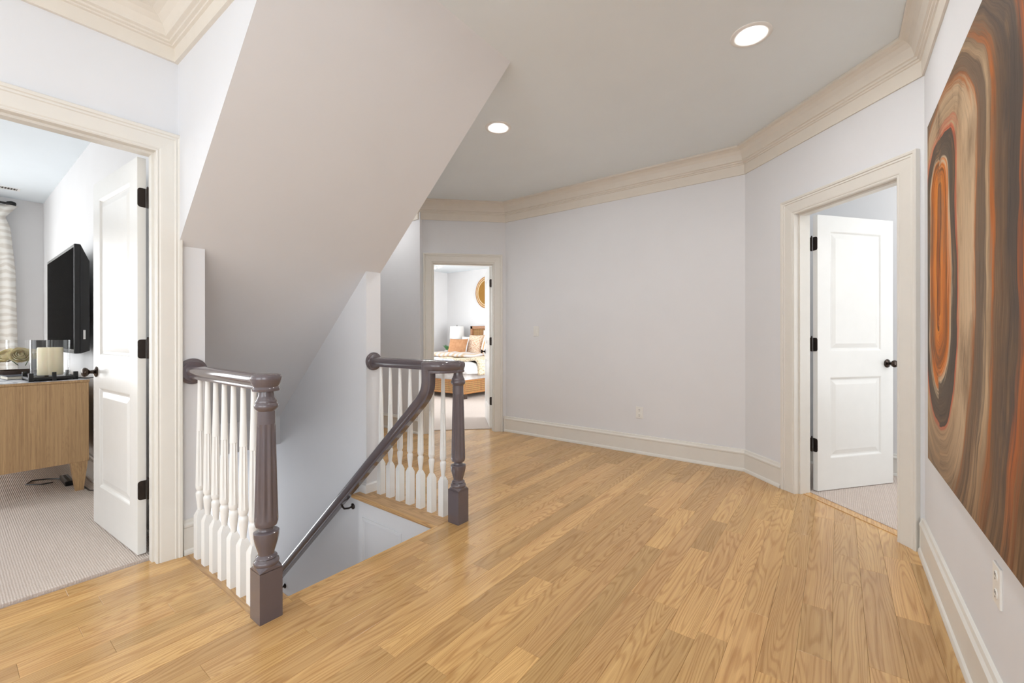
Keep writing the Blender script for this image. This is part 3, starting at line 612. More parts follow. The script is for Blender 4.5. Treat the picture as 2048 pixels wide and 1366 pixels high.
def door(name, O, d, n, wd, hgt, label, knob_z=.93, gapz=.014, jamb_leaf=None):
    """O hinge corner of the visible face (floor point), d along the slab, n normal of the visible face. Local: x along slab, y out of the visible face"""
    t = .036; a = math.atan2(d[1], d[0])
    e = empty(name, (O[0], O[1], gapz), a, label, 'door', None, 'structure')
    side = 1 if (V((-math.sin(a), math.cos(a), 0)).dot(V((*n, 0)))) > 0 else -1
    fl_ = lambda mb: mb.xf(lambda p: V((p.x, p.y*side, p.z)))
    sb = MB(); st = .118; x0, x1 = st, wd-st
    pz = [(.235, .235+.60), (1.03, hgt-.112)]
    # stiles and rails
    sb.box(0, x0, -t, 0, 0, hgt); sb.box(x1, wd, -t, 0, 0, hgt)
    zz = [0, pz[0][0], pz[0][1], pz[1][0], pz[1][1], hgt]
    for k in (0, 2, 4): sb.box(x0, x1, -t, 0, zz[k], zz[k+1])
    slab = fl_(sb).obj('slab', M['door'], e)
    LP = [(0, 0), (.006, .002), (.014, .010), (.020, .011), (.024, .011), (.056, .003), (.060, .003)]
    for (a0, a1) in pz:
        p = MB(); rectloops(p, x0, x1, a0, a1, LP, 0, 1); rectloops(p, x0, x1, a0, a1, LP, -t, -1)
        fl_(p).obj('panel', M['door'], slab)
    # hinges: leaf on the slab edge, barrel, leaf on the jamb
    for hz in (.335, 1.08, hgt-.21):
        h = MB()
        lf = LEAF(1)
        h.prism([(-.0+y-.034, z+hz) for y, z in lf], 'x', -.003, .0005)          # leaf on edge face (x=0)
        h.lathe([(.006, hz-.052), (.0065, hz-.05), (.0065, hz+.05), (.006, hz+.052)], (-.006, -t-.006, 0), 10)
        h.lathe([(.004, hz+.052), (.0055, hz+.058), (.001, hz+.064)], (-.006, -t-.006, 0), 8)
        if jamb_leaf:
            jl = MB(); jl.prism(LEAF(1), 'x', -.0015, .0015)
            ang = jamb_leaf; ca, sa = math.cos(ang), math.sin(ang)
            jl.xf(lambda p: V((-.006+p.x*ca-p.y*sa, -t-.006+p.x*sa+p.y*ca, p.z+hz)))
            k = len(h.v); h.v += jl.v; h.f += [tuple(i+k for i in f) for f in jl.f]; h.sm += jl.sm
        fl_(h).obj('hinge', M['bronze'], e)
    # knobs on both faces
    for s_, y0 in ((1, 0), (-1, -t)):
        kx = wd-.062
        pr = [(.0, -.002), (.032, -.002), (.033, .003), (.030, .007), (.018, .010), (.011, .016), (.010, .030), (.013, .034), (.024, .042), (.028, .052), (.026, .060), (.018, .066), (.001, .067)]
        k = MB(); k.lathe([(r, s_*hh) for r, hh in pr], (kx, y0, knob_z), 24, axis='y'); fl_(k).obj('knob', M['knob'], e)
    lt = MB(); lt.bbox(wd-.0005, wd+.0012, -t/2-.012, -t/2+.012, knob_z-.03, knob_z+.03, .0004); fl_(lt).obj('latch_plate', M['bronze'], e)
    return e
door('door_1', (-2.927, .622), (-.9980, -.0625), (.0625, -.998), 0.767, 2.088, 'white two-panel door standing open into the room with the television', jamb_leaf=1.9)
door('door_2', (-3.468, 4.128), (-.7071, .7071), (-.7071, -.7071), .74, 2.015, 'white door seen nearly edge-on, open beside the bed', jamb_leaf=1.9)
door('door_3', (-.118, 3.893), (.623, .782), (.782, -.623), .742, 2.038, 'white two-panel door open beside the painting, panels facing the hall', jamb_leaf=1.75)

# ================================================================== stairs
st = empty('staircase', (-1.938, 1.4, 0), 0, 'flight of stairs going down between the two newel posts', 'staircase', None, 'structure')
RISE, RUN = .19, .21
for k in range(12):
    x = -RUN*k
    MB().box(x-.018, x, YB1+.012-1.4, (1.834 if k < 4 else YR0-.002)-1.4, -RISE*(k+1)+(.0), -RISE*k-.031).obj('riser', M['white'], st)
    if k < 11: MB().bbox(x-RUN-.018, x+.02 if k else x-.018, YB1+.012-1.4, (1.834 if k < 4 else YR0-.002)-1.4, -RISE*(k+1)-.03, -RISE*(k+1), .006).obj('tread', M['oakx'], st)
MB().box(-6.0, -1.938-RUN*11-.018, YB1, YR0, -RISE*12-.2, -RISE*12).obj('floor_stair_landing', M['oakx'], None, 'wooden landing at the foot of the stairs', 'floor', None, 'structure')

# ================================================================== balustrades
def baluster_mesh():
    m = MB(); s = .0222
    m.add([(-s, -s, 0), (s, -s, 0), (s, s, 0), (-s, s, 0), (-s, -s, .222), (s, -s, .222), (s, s, .222), (-s, s, .222), (-.011, -.011, .252), (.011, -.011, .252), (.011, .011, .252), (-.011, .011, .252)],
          [(0, 3, 2, 1), (0, 1, 5, 4), (1, 2, 6, 5), (2, 3, 7, 6), (3, 0, 4, 7), (4, 5, 9, 8), (5, 6, 10, 9), (6, 7, 11, 10), (7, 4, 8, 11), (8, 9, 10, 11)])
    pr = [(.0125, .246), (.0125, .258), (.014, .275), (.0175, .305), (.0195, .330), (.0195, .341), (.0172, .346), (.0150, .350), (.0150, .356), (.0185, .360), (.0185, .364), (.0202, .370), (.0205, .380)]
    m.lathe(pr, seg=32)
    n = 9; fl_ = [(.0205-(.0205-.0152)*k/n, .3805+(.70-.3805)*k/n) for k in range(n+1)]
    m.lathe([(.0205, .380)]+fl_[1:-1], seg=32, flute=(.39, .70, 8, .22))
    m.lathe([fl_[-2], (.0150, .705), (.0125, .80), (.0102, .94)], seg=32)
    return m.mesh('baluster', M['white'])
BAL = baluster_mesh()
RAILP = [(a*1.12, b*1.08) for a, b in [(-.020, -.033), (.020, -.033), (.022, -.026), (.020, -.020), (.027, -.012), (.031, 0), (.031, .010), (.026, .021), (.014, .028), (0, .030), (-.014, .028), (-.026, .021), (-.031, .010), (-.031, 0), (-.027, -.012), (-.020, -.020), (-.022, -.026)]]
def newel(parent, x, y, cap):
    nw = empty('newel_post'); nw.parent = parent; nw.location = (x, y, 0)
    s = .0445; ch = .010
    b = MB(); b.add([(-s, -s, 0), (s, -s, 0), (s, s, 0), (-s, s, 0), (-s, -s, .205), (s, -s, .205), (s, s, .205), (-s, s, .205)], [(0, 3, 2, 1), (0, 1, 5, 4), (1, 2, 6, 5), (2, 3, 7, 6), (3, 0, 4, 7)])
    # rounded shoulders: ring from square to circle
    k = len(b.v); N_ = 32
    ring = [(.0445*math.cos(2*PI*i/N_), .0445*math.sin(2*PI*i/N_), .222) for i in range(N_)]
    sq = []
    for i in range(N_):
        c_, s_ = math.cos(2*PI*i/N_), math.sin(2*PI*i/N_); f = s/max(abs(c_), abs(s_)); sq.append((c_*f, s_*f, .205+.013*(1-((f-s)/(s*.4142)))))
    sq0 = [(p[0], p[1], .203) for p in sq]
    b.add(sq0+sq+ring, [(i, (i+1) % N_, N_+(i+1) % N_, N_+i) for i in range(N_)]+[(N_+i, N_+(i+1) % N_, 2*N_+(i+1) % N_, 2*N_+i) for i in range(N_)]+[tuple(2*N_+i for i in range(N_))])
    b.obj('base_block', M['newel'], nw)
    low = [(.040, .216), (.046, .222), (.0485, .230), (.046, .238), (.040, .242), (.038, .246), (.041, .250), (.038, .256), (.030, .262), (.031, .272), (.038, .295), (.044, .318), (.0475, .340), (.0478, .354), (.043, .358), (.030, .360), (.027, .364), (.027, .372), (.032, .376), (.040, .380), (.0435, .392), (.0438, .40)]
    MB().lathe(low, seg=48).obj('turned_urn', M['newel'], nw)
    n = 12; sh = [(.0438, .395), (.0438, .402)]+[(.0438-.0098*k/n, .405+.395*k/n) for k in range(n+1)]
    m = MB(); m.lathe(sh, seg=80, flute=(.41, .79, 10, .16)); m.lathe([(.0340, .799), (.0333, .857)], seg=40)
    m.obj('fluted_shaft', M['newel'], nw)
    up = [(.033, .852), (.038, .858), (.043, .864), (.0455, .872), (.044, .880), (.040, .886), (.041, .892), (.036, .900), (.030, .914), (.028, .930), (.0285, .940)]
    MB().lathe(up, seg=40).obj('turned_neck', M['newel'], nw)
    if cap:
        cp = [(.048, .934), (.051, .936), (.052, .944), (.049, .948), (.047, .953), (.053, .966), (.058, .982), (.0585, .993), (.054, 1.001), (.044, 1.005), (.001, 1.006)]
        MB().lathe(cp, seg=40).obj('cap', M['newel'], nw)
    return nw
def rosette(x, y, z, parent, r=.062):
    MB().lathe([(r, -.001), (r+.002, .004), (r, .012), (r-.008, .017), (r-.012, .018), (r-.015, .023), (.03, .026), (.001, .026)], (x, y, z), 36, axis='x').obj('rosette', M['newel'], parent)
RZ = .972
# near balustrade
bl = empty('balustrade', (0, 0, 0), 0, 'near railing with a fluted mauve-grey newel and seven white balusters beside the left doorway', 'railing', 'stair balustrades')
newel(bl, -1.889, .813, True)
hr = MB(); hr.sweep3([(XL+.02, .818, RZ), (-1.90, .813, RZ)], RAILP); hr = hr.obj('handrail', M['newel'], bl)
rosette(XL, .82, RZ, hr, .068)
for k in range(7): link_mesh('baluster', BAL, bl, (-2.672+.1072*k, .8215, 0.0012))
# far balustrade with the descending rail
br = empty('balustrade', (0, 0, 0), 0, 'far railing by the landing, its mauve-grey rail bending down the stairs', 'railing', 'stair balustrades')
newel(br, -1.896, 1.952, False)
hr = MB(); hr.sweep3([(XL+.02, 1.956, RZ), (-1.90, 1.952, RZ)], RAILP); hr = hr.obj('handrail', M['newel'], br)
rosette(XL, 1.956, RZ, hr, .066)
for k in range(7): link_mesh('baluster', BAL, br, (-2.688+.1085*k, 1.958, 0.0012))
cp = MB(); cp.lathe([(.036, .934), (.039, .937), (.040, .945), (.037, .950), (.040, .962), (.044, .975), (.044, .990), (.038, .999), (.026, 1.003), (.001, 1.004)], (-1.896, 1.952, 0), 36); cp.obj('newel_cap', M['newel'], br)
pts = [(-1.893, 1.955, RZ), (-1.897, 1.905, RZ), (-1.906, 1.868, RZ), (-1.921, 1.838, RZ), (-1.942, 1.816, RZ), (-1.966, 1.804, RZ), (-2.004, 1.80, RZ)]
zl = lambda x: -.864+.909*(x+3.85)
pts += [(-2.004, 1.80, .905), (-2.005, 1.80, .872), (-2.010, 1.80, .845), (-2.019, 1.80, .821), (-2.033, 1.80, .798), (-2.052, 1.80, .775), (-2.08, 1.80, zl(-2.08)+.002), (-2.2, 1.80, zl(-2.2)), (-4.3, 1.80, zl(-4.3))]
RP2 = [(a*1.08, b*1.08) for a, b in RAILP]
sr = MB(); sr.sweep3(pts, RP2); sr = sr.obj('stair_rail', M['newel'], br)
for bx in (-2.95, -4.03):
    zb = zl(bx)
    b = MB(); b.lathe([(.001, .0), (.022, -.001), (.023, -.006), (.016, -.012), (.008, -.016), (.001, -.016)], (bx, YR0, zb-.09), 16, axis='y')
    b.tube([(bx, YR0-.012, zb-.09), (bx, YR0-.04, zb-.094), (bx, YR0-.075, zb-.085), (bx, YR0-.093, zb-.06), (bx, 1.80, zb-.036)], .007, 8)
    b.obj('wall_bracket', M['bronze'], sr)

# ================================================================== fittings on walls and ceiling
def recessed(x, y, label, tilt):
    e = empty('recessed_light', (x, y, CEIL), 0, label, 'ceiling light', 'recessed ceiling lights')
    MB().lathe([(.101, 0), (.101, -.003), (.097, -.006), (.084, -.007), (.078, -.0065), (.060, -.002), (.052, -.0006), (.052, .0)], seg=40).obj('trim_ring', M['white'], e)
    l = MB(); l.lathe([(.001, -.003), (.044, -.003), (.049, -.002), (.0505, -.0003), (.001, -.0003)], seg=32); l = l.obj('lens', M['lens'], e)
recessed(-.368, 2.614, 'recessed ceiling light nearer the painting', 1)
recessed(-2.09, 2.596, 'recessed ceiling light beside the sloping soffit', 0)
recessed(-.42, 1.15, 'added recessed ceiling light between viewer and bay, out of view', 0)  # extra lamp above the frame, added for light on floor and soffit
recessed(-.5, -1.5, 'added recessed ceiling light behind the viewer', 0)  # added behind the camera for more light bounced off the floor
recessed(-5.0, -.95, 'added recessed ceiling light in the left bedroom, out of view', 0)  # unseen extra lamp for the camera-facing side of candle and roses
recessed(1.0, 4.2, 'added recessed ceiling light in the side room, out of view', 0)  # extra lamp added to brighten the wall above the open door
recessed(-4.35, 2.85, 'added recessed ceiling light in the alcove, hidden behind the soffit', 0)  # hidden lamp added to brighten the alcove wall

def plate(name, loc, d, n, label, cat, w_=.072, h_=.116):
    e = empty(name, loc, math.atan2(d[1], d[0]), label, cat)   # local x along the wall, -y... out of wall
    side = 1 if V((-math.sin(e.rotation_euler.z), math.cos(e.rotation_euler.z), 0)).dot(V((*n, 0))) > 0 else -1
    e['side'] = side
    MB().bbox(-w_/2, w_/2, -.0005 if side > 0 else -.006, .006 if side > 0 else .0005, -h_/2, h_/2, .002).obj('cover_plate', M['plate'], e)
    return e, side
e, sd = plate('light_switch', (-2.787, YK, 1.215), (1, 0), (0, -1), 'small white light switch on the blank wall near the bed doorway', 'light switch')
MB().bbox(-.006, .006, -.0068, -.005, -.013, .013, .0005).obj('toggle_surround', M['shade'], e); MB().bbox(-.004, .004, -.02, -.006, .0, .012, .001).obj('toggle', M['plate'], e)
def outlet(loc, d, n, label):
    e, sd = plate('wall_outlet', loc, d, n, label, 'outlet')
    for dz in (-.026, .026):
        b = MB(); b.lathe([(.0165, .0055), (.0165, .0075), (.015, .008), (.001, .008)], seg=20, axis='y'); b.xf(lambda p: V((p.x, p.y*sd, p.z*.9+dz))); f = b.obj('socket', M['plate'], e)
        for dx in (-.006, .006): MB().box(dx-.0013, dx+.0013, min(sd*.0078, sd*.0084), max(sd*.0078, sd*.0084), dz+.0, dz+.010).obj('slot', M['slot'], f)
        MB().lathe([(.003, .0078), (.003, .0084)], (0, 0, 0), 10, axis='y').xf(lambda p: V((p.x, p.y*sd, p.z+dz-.008))).obj('slot', M['slot'], f)
outlet((-1.562, YK, .402), (1, 0), (0, -1), 'white electrical outlet low on the blank wall of the bay')
outlet((XR, 1.835, .440), (0, 1), (-1, 0), 'white electrical outlet under the painting on the right wall')

# ================================================================== painting
pt = MB(); pt.bbox(0, .035, 0, 1.53, 0, 1.535, .002)
pt.xf(lambda p: V((p.x, p.y, p.z)))
po = pt.obj('painting', M['painting'], None, 'huge abstract canvas of brown, cream and orange ovals on the right wall', 'painting')
po.location = (XR-.002, 2.757, .592); po.rotation_euler = (0, 0, PI)      # local y runs back towards the viewer from the far edge

# ================================================================== left bedroom
DX0, DX1, DY0, DY1, DZ = -6.15, -4.505, .09, .675, .84
dr = empty('dresser', ((DX0+DX1)/2, (DY0+DY1)/2, 0), 0, 'weathered oak dresser on tapered feet under the television', 'dresser')
cx, cy = (DX0+DX1)/2, (DY0+DY1)/2; hw, hd = (DX1-DX0)/2, (DY1-DY0)/2
MB().bbox(-hw, hw, -hd, hd, .225, DZ-.022, .004).obj('body', M['dresser'], dr)
MB().bbox(-hw-.004, hw+.004, -hd-.004, hd+.004, DZ-.022, DZ-.004, .004).obj('top_edge', M['dresser'], dr)
MB().bbox(-hw+.002, hw-.002, -hd+.002, hd-.002, DZ-.006, DZ, .001).obj('top', M['stonetop'], dr)
for sx in (-1, 1):
    for sy in (-1, 1):
        m = MB(); a, b_ = .045, .022
        x, y = sx*(hw-.05), sy*(hd-.05); ox, oy = sx*.015, sy*.012
        m.add([(x-b_+ox*.2, y-b_+oy*.2, .008), (x+b_+ox*.2, y-b_+oy*.2, .008), (x+b_+ox*.2, y+b_+oy*.2, .008), (x-b_+ox*.2, y+b_+oy*.2, .008), (x-a, y-a, .226), (x+a, y-a, .226), (x+a, y+a, .226), (x-a, y+a, .226)],
              [(0, 3, 2, 1), (4, 5, 6, 7), (0, 1, 5, 4), (1, 2, 6, 5), (2, 3, 7, 6), (3, 0, 4, 7)]); m.obj('foot', M['dresser'], dr)
for k in range(3):
    for r in range(2):
        f = MB(); x0 = -hw+.02+k*(2*hw-.03)/3; f.bbox(x0, x0+(2*hw-.06)/3, -hd-.014, -hd+.002, .245+r*.288, .245+r*.288+.278, .004); f = f.obj('drawer', M['dresser'], dr)
        MB().lathe([(.008, 0), (.012, -.018), (.016, -.022), (.001, -.026)], (x0+.26, -hd-.013, .385+r*.288), 14, axis='y').obj('drawer_knob', M['knob'], f)
# television
tv = empty('television', (-5.285, .61, 1.03), 0, 'black flat television mounted on the bedroom wall above the dresser', 'television')
MB().bbox(-.675, .675, 0, .035, 0, .835, .006).obj('bezel', M['black'], tv)
MB().box(-.655, .655, -.002, .001, .032, .808).obj('screen', M['screen'], tv)
bk = MB(); bk.add([(-.675, .034, .0), (.675, .034, 0), (.675, .034, .835), (-.675, .034, .835), (-.645, .09, .06), (.675, .085, .02), (.675, .085, .71), (-.645, .09, .69)], [(0, 1, 5, 4), (1, 2, 6, 5), (2, 3, 7, 6), (3, 0, 4, 7), (4, 5, 6, 7)]); bk.obj('back_shell', M['black'], tv)
MB().bbox(-.2, .2, .085, .143, .25, .62, .004).obj('wall_mount', M['iron'], tv)
MB().box(.674, .6765, .05, .062, .11, .18).obj('side_label', M['plate'], tv)
# candle hurricane with iron stand
def cyl_glass(x, y, z, r, h, label):
    m = MB(); m.lathe([(.001, 0), (r-.002, 0), (r, .003), (r, h), (r-.004, h), (r-.004, .008), (.001, .008)], seg=40)
    return m.obj('glass_cylinder', M['glass'], None, label, 'vase', None, None, (x, y, z))
sx_, sy_ = -4.665, .492
isd = empty('candle_stand', (sx_, sy_, DZ), .05, 'square black iron stand holding the big candle on the dresser', 'candle stand')
MB().bbox(-.13, .13, -.125, .125, .010, .028, .003).obj('tray', M['iron'], isd)
for a, b_ in ((-.118, -.113), (.118, -.113), (-.118, .113), (.118, .113)): MB().bbox(a-.012, a+.012, b_-.012, b_+.012, .0, .06, .002).obj('foot_post', M['iron'], isd)
MB().bbox(.119, .131, -.011, .011, .0, .062, .002).obj('foot_post', M['iron'], isd); MB().bbox(-.131, -.119, -.011, .011, .0, .062, .002).obj('foot_post', M['iron'], isd)
cyl_glass(sx_, sy_, DZ+.0285, .104, .265, 'clear glass cylinder around the ivory pillar candle')
cd = empty('pillar_candle', (sx_, sy_, DZ+.037), 0, 'thick ivory pillar candle inside the glass cylinder', 'candle')
MB().lathe([(.066, 0), (.068, .004), (.068, .196), (.064, .203), (.055, .201), (.02, .192), (.001, .190)], seg=32).obj('wax', M['wax'], cd); MB().tube([(0, 0, .188), (.001, 0, .204), (.004, 0, .212)], .0015, 6).obj('wick', M['iron'], cd)
# books, tray with roses, second cylinder
bkk = empty('book', (-4.965, .365, DZ), .12, 'thin navy book lying on the dresser beside the candle stand', 'book')
MB().bbox(-.10, .10, -.085, .085, 0, .004, .001).obj('cover', M['navy'], bkk); MB().box(-.096, .094, -.08, .08, .004, .024).obj('pages', M['paper'], bkk); MB().bbox(-.10, .10, -.085, .085, .024, .028, .001).obj('cover', M['navy'], bkk)
ty = empty('wooden_tray', (-5.26, .385, DZ), 0, 'dark footed wooden tray under the roses on the dresser', 'tray')
MB().lathe([(.001, .022), (.128, .022), (.138, .030), (.142, .052), (.136, .052), (.130, .034), (.001, .032)], seg=36).obj('dish', M['espresso'], ty)
for k in range(4):
    a = PI/4+k*PI/2; MB().bbox(.10*math.cos(a)-.013, .10*math.cos(a)+.013, .10*math.sin(a)-.013, .10*math.sin(a)+.013, 0, .024, .002).obj('foot', M['espresso'], ty)
cyl_glass(-5.66, .455, DZ, .12, .29, 'empty clear glass cylinder behind the cream roses')
def rose(x, y, z, r, seed, label, tilt):
    rnd = random.Random(seed); e = empty('rose', (x, y, z), rnd.random()*6, label, 'flower', 'cream roses on the dresser'); e.rotation_euler = (0, tilt[0], tilt[1])
    cnt = [(r*.30, 3, 2.5), (r*.47, 4, 2.3), (r*.64, 4, 2.1), (r*.82, 5, 1.85), (r, 6, 1.55)]
    for rr, n_, tm in cnt:
        off = rnd.random()*6
        for k in range(n_):
            a0 = off+2*PI*k/n_; tk = tm+rnd.uniform(-.12, .12); m = MB(); U, W = 8, 8; vs = []; fs = []
            for i in range(U+1):
                for j in range(W+1):
                    s_ = i/U; c_ = (j/W-.5)*2; a = a0+c_*(PI/n_)*1.35*(.35+.65*math.sin(min(1, s_*1.25)*PI/2))
                    th_ = .15+s_*(tk-.15)*(1-.10*c_*c_); q_ = rr*(1+.035*c_+(.14*(s_-.8)/.2 if s_ > .8 else 0)+.03*math.sin(c_*5+k))
                    vs.append((q_*math.sin(th_)*math.cos(a), q_*math.sin(th_)*math.sin(a), -q_*.85*math.cos(th_)+.25*(r-rr)))
            for i in range(U):
                for j in range(W): fs.append((i*(W+1)+j, i*(W+1)+j+1, (i+1)*(W+1)+j+1, (i+1)*(W+1)+j))
            m.add(vs, fs, True); m.obj('petal', M['rose'], e)
    MB().tube([(0, 0, -.1*r), (.004, 0, -.7*r), (.0, .003, -2.2*r)], .003, 6).obj('stem', M['stem'], e)
rose(-5.185, .385, DZ+.175, .058, 1, 'front cream rose, fully open, facing the hall', (1.05, -.1)); rose(-5.30, .315, DZ+.172, .060, 2, 'leftmost cream rose on the dresser', (.85, -.75)); rose(-5.315, .455, DZ+.180, .055, 3, 'cream rose behind, nearest the candle', (.6, .5))
# power strip and cord by the dresser foot
ps = empty('power_strip', (-4.86, .60, .008), 0, 'black power strip on the carpet under the dresser', 'power strip')
MB().bbox(-.13, .13, -.025, .025, 0, .036, .005).obj('housing', M['black'], ps)
for k in range(5): MB().box(-.1+k*.045, -.08+k*.045, -.008, .008, .0355, .0375).obj('socket', M['slot'], ps)
MB().tube([(-4.98, .58, .02), (-5.08, .52, .014), (-5.12, .44, .014), (-5.02, .40, .014), (-4.93, .47, .014), (-4.9, .53, .02)], .005, 8).xf(lambda p: p-V((-4.86, .60, .008))).obj('cord', M['black'], ps)
MB().tube([(-4.74, .63, .03), (-4.62, .66, .014), (-4.45, .67, .014), (-4.34, .70, .03), (-4.33, .725, .3), (-4.36, .73, .7), (-4.40, .70, .86), (-4.44, .66, .852), (-4.53, .62, .852), (-4.58, .64, .850)], .005, 8).xf(lambda p: p-V((-4.86, .60, .008))).obj('cord', M['black'], ps)
# curtain on rod
cu = empty('curtain', (-7.55, .40, 0), 0, 'swirl-patterned pale curtain with pinch pleats hanging at the bedroom window', 'curtain')
m = MB(); U = 72; prof = []
for i in range(U+1):
    s_ = i/U; prof.append((.028*math.sin(s_*PI*9)+.010*math.sin(s_*23), -.62+s_*.76))
lev = [(.02, 1.0), (.8, 1.0), (1.9, .95), (2.4, .85), (2.52, .75), (2.62, .92), (2.66, 1.0)]
vs = []; fs = []
for z, k in lev:
    for (dx, y) in prof: vs.append((dx*(1.2 if z < 2.3 else .8), (y+.24)*k-.24, z))
n_ = U+1
for a in range(len(lev)-1):
    for i in range(U): fs.append((a*n_+i, a*n_+i+1, (a+1)*n_+i+1, (a+1)*n_+i))
m.add(vs, fs, True); o = m.obj('drape', M['curtain'], cu); md = o.modifiers.new('thick', 'SOLIDIFY'); md.thickness = .004
rd = empty('curtain_rod', (-7.55, .0, 2.66), 0, 'black curtain rod with round finial', 'curtain rod')
MB().lathe([(.012, -1.6), (.012, .46)], (0, 0, .02), 12, axis='y').obj('rod', M['iron'], rd); MB().lathe([(.012, .45), (.022, .46), (.03, .485), (.03, .50), (.02, .525), (.001, .53)], (0, 0, .02), 16, axis='y').obj('finial', M['iron'], rd)
MB().bbox(-.128, .0, .36, .38, .005, .03, .003).obj('bracket', M['iron'], rd)
def vent(x, y, rz, label, n_=14):
    e = empty('ceiling_vent', (x, y, CEIL), rz, label, 'vent')
    fr = MB(); fr.box(-.17, .17, -.06, -.045, -.006, 0); fr.box(-.17, .17, .045, .06, -.006, 0); fr.box(-.17, -.15, -.045, .045, -.006, 0); fr.box(.15, .17, -.045, .045, -.006, 0); fr.obj('frame', M['white'], e)
    MB().box(-.15, .15, -.045, .045, -.0015, 0).obj('duct_opening', M['slot'], e)
    for k in range(n_): x_ = -.143+k*.0215; MB().add([(x_, -.045, -.006), (x_+.007, -.045, -.002), (x_+.007, .045, -.002), (x_, .045, -.006)], [(0, 1, 2, 3)]).add([(x_, -.045, -.0068), (x_+.007, -.045, -.0028), (x_+.007, .045, -.0028), (x_, .045, -.0068)], [(3, 2, 1, 0)]).obj('louvre', M['white'], e)
vent(-7.17, .36, PI/2, 'white louvred vent in the left bedroom ceiling')

# ================================================================== far bedroom
BX0, BX1, BY0, BY1 = -7.09, -5.41, 5.71, 7.78
bd = empty('bed', ((BX0+BX1)/2, (BY0+BY1)/2, 0), 0, 'queen bed with woven rattan frame seen through the far doorway', 'bed')
bx, by = (BX1-BX0)/2, (BY1-BY0)/2
MB().bbox(-bx, bx, -by, -by+.05, .10, .35, .006).obj('foot_panel', M['rattan'], bd)
for s_ in (-1, 1): MB().bbox(s_*bx-(.05 if s_ > 0 else 0), s_*bx+(0 if s_ > 0 else .05), -by+.05, by-.05, .10, .35, .006).obj('side_panel', M['rattan'], bd)
for z0, z1 in ((.098, .125), (.325, .352)):
    MB().bbox(-bx-.006, bx+.006, -by-.006, -by+.02, z0, z1, .006).obj('rim', M['rattanrim'], bd); MB().bbox(bx-.02, bx+.006, -by, by-.05, z0, z1, .006).obj('rim', M['rattanrim'], bd)
for a in (-1, 1):
    for b_ in (-1, 1): MB().bbox(a*(bx-.05)-.045, a*(bx-.05)+.045, b_*(by-.06)-.045, b_*(by-.06)+.045, .008, .10, .004).obj('leg', M['espresso'], bd)
    MB().bbox(a*(bx-.012)-.014, a*(bx-.012)+.014, -by-.008, -by+.02, .1, .35, .004).obj('corner_post', M['rattanrim'], bd)
hb = MB(); hb.bbox(-bx, -bx+.07, by-.06, by, .1, 1.40, .006); hb.bbox(bx-.07, bx, by-.06, by, .1, 1.40, .006); hb.bbox(-bx, bx, by-.06, by, 1.33, 1.40, .006); hb.obj('headboard_frame', M['headw'], bd)
MB().box(-bx+.06, bx-.06, by-.035, by-.015, .35, 1.34).obj('headboard_panel', M['rattan'], bd)
MB().bbox(-bx+.04, bx-.04, -by+.05, by-.06, .26, .60, .05).obj('mattress', M['linen'], bd)
def drape(name, mat, label, cat, x0, x1, y0, y1, ztop, hangs, thick=.03, seed=1, wob=.02):
    """soft cloth over the mattress: top sheet plus hanging borders (left,right,foot)"""
    rnd = random.Random(seed); NX, NY = 40, 40; vs = []; fs = []
    hl, hrr, hf = hangs
    xs = [x0-hl+(x1-x0+hl+hrr)*i/NX for i in range(NX+1)]; ys = [y0-hf+(y1-y0+hf)*j/NY for j in range(NY+1)]
    ph = [rnd.uniform(0, 6) for _ in range(6)]
    for y in ys:
        for x in xs:
            dx = max(0, x0-x, x-x1); dy = max(0, y0-y); px = min(max(x, x0), x1); py = max(y, y0)
            drop = max(dx, dy); R_ = .06
            z = ztop-drop+(.5*min(drop, R_)*(1-min(drop, R_)/R_*.5) if drop > 0 else 0)
            if x < x0: px -= .045*min(1, dx/.05)
            if x > x1: px += .045*min(1, dx/.05)
            if y < y0: py -= .045*min(1, dy/.05)
            z += wob*(math.sin(x*7+ph[0])*math.sin(y*6+ph[1])*.6+math.sin(x*17+y*11+ph[2])*.3)*(1 if drop == 0 else .6)
            if drop > 0:
                k = .02*math.sin((x if dy > dx else y)*22+ph[3])*min(1, drop/.15)
                if dy >= dx: py -= k+.01
                else: px += (k+.01)*(1 if x > x1 else -1)
            vs.append((px, py, z))
    n_ = NX+1
    for j in range(NY):
        for i in range(NX): fs.append((j*n_+i, j*n_+i+1, (j+1)*n_+i+1, (j+1)*n_+i))
    m = MB(); m.add(vs, fs, True); o = m.obj(name, M[mat], None, label, cat)
    md = o.modifiers.new('thick', 'SOLIDIFY'); md.thickness = thick; md.offset = 1
    return o
drape('duvet', 'linen', 'white duvet spread over the bed', 'duvet', BX0+.02, BX1-.02, BY0+.06, 7.0, .62, (.16, .17, .15), .05, 1, .02)
drape('quilt', 'quilt', 'pale blue and white patterned quilt folded at the foot of the bed', 'quilt', BX0+.0, BX1-.55, BY0-.03, 6.0, .695, (.1, .06, .26), .03, 2, .02)
drape('knit_throw', 'knit', 'chunky cream knitted throw hanging over the side of the bed', 'blanket', BX0+.7, BX1+.045, 5.98, 6.95, .682, (.02, .26, .0), .05, 3, .02)
drape('striped_throw', 'stripe', 'tan striped throw crumpled on top of the bed', 'blanket', BX0+.05, BX1-.5, 6.25, 6.75, .775, (.03, .05, .05), .04, 4, .03)
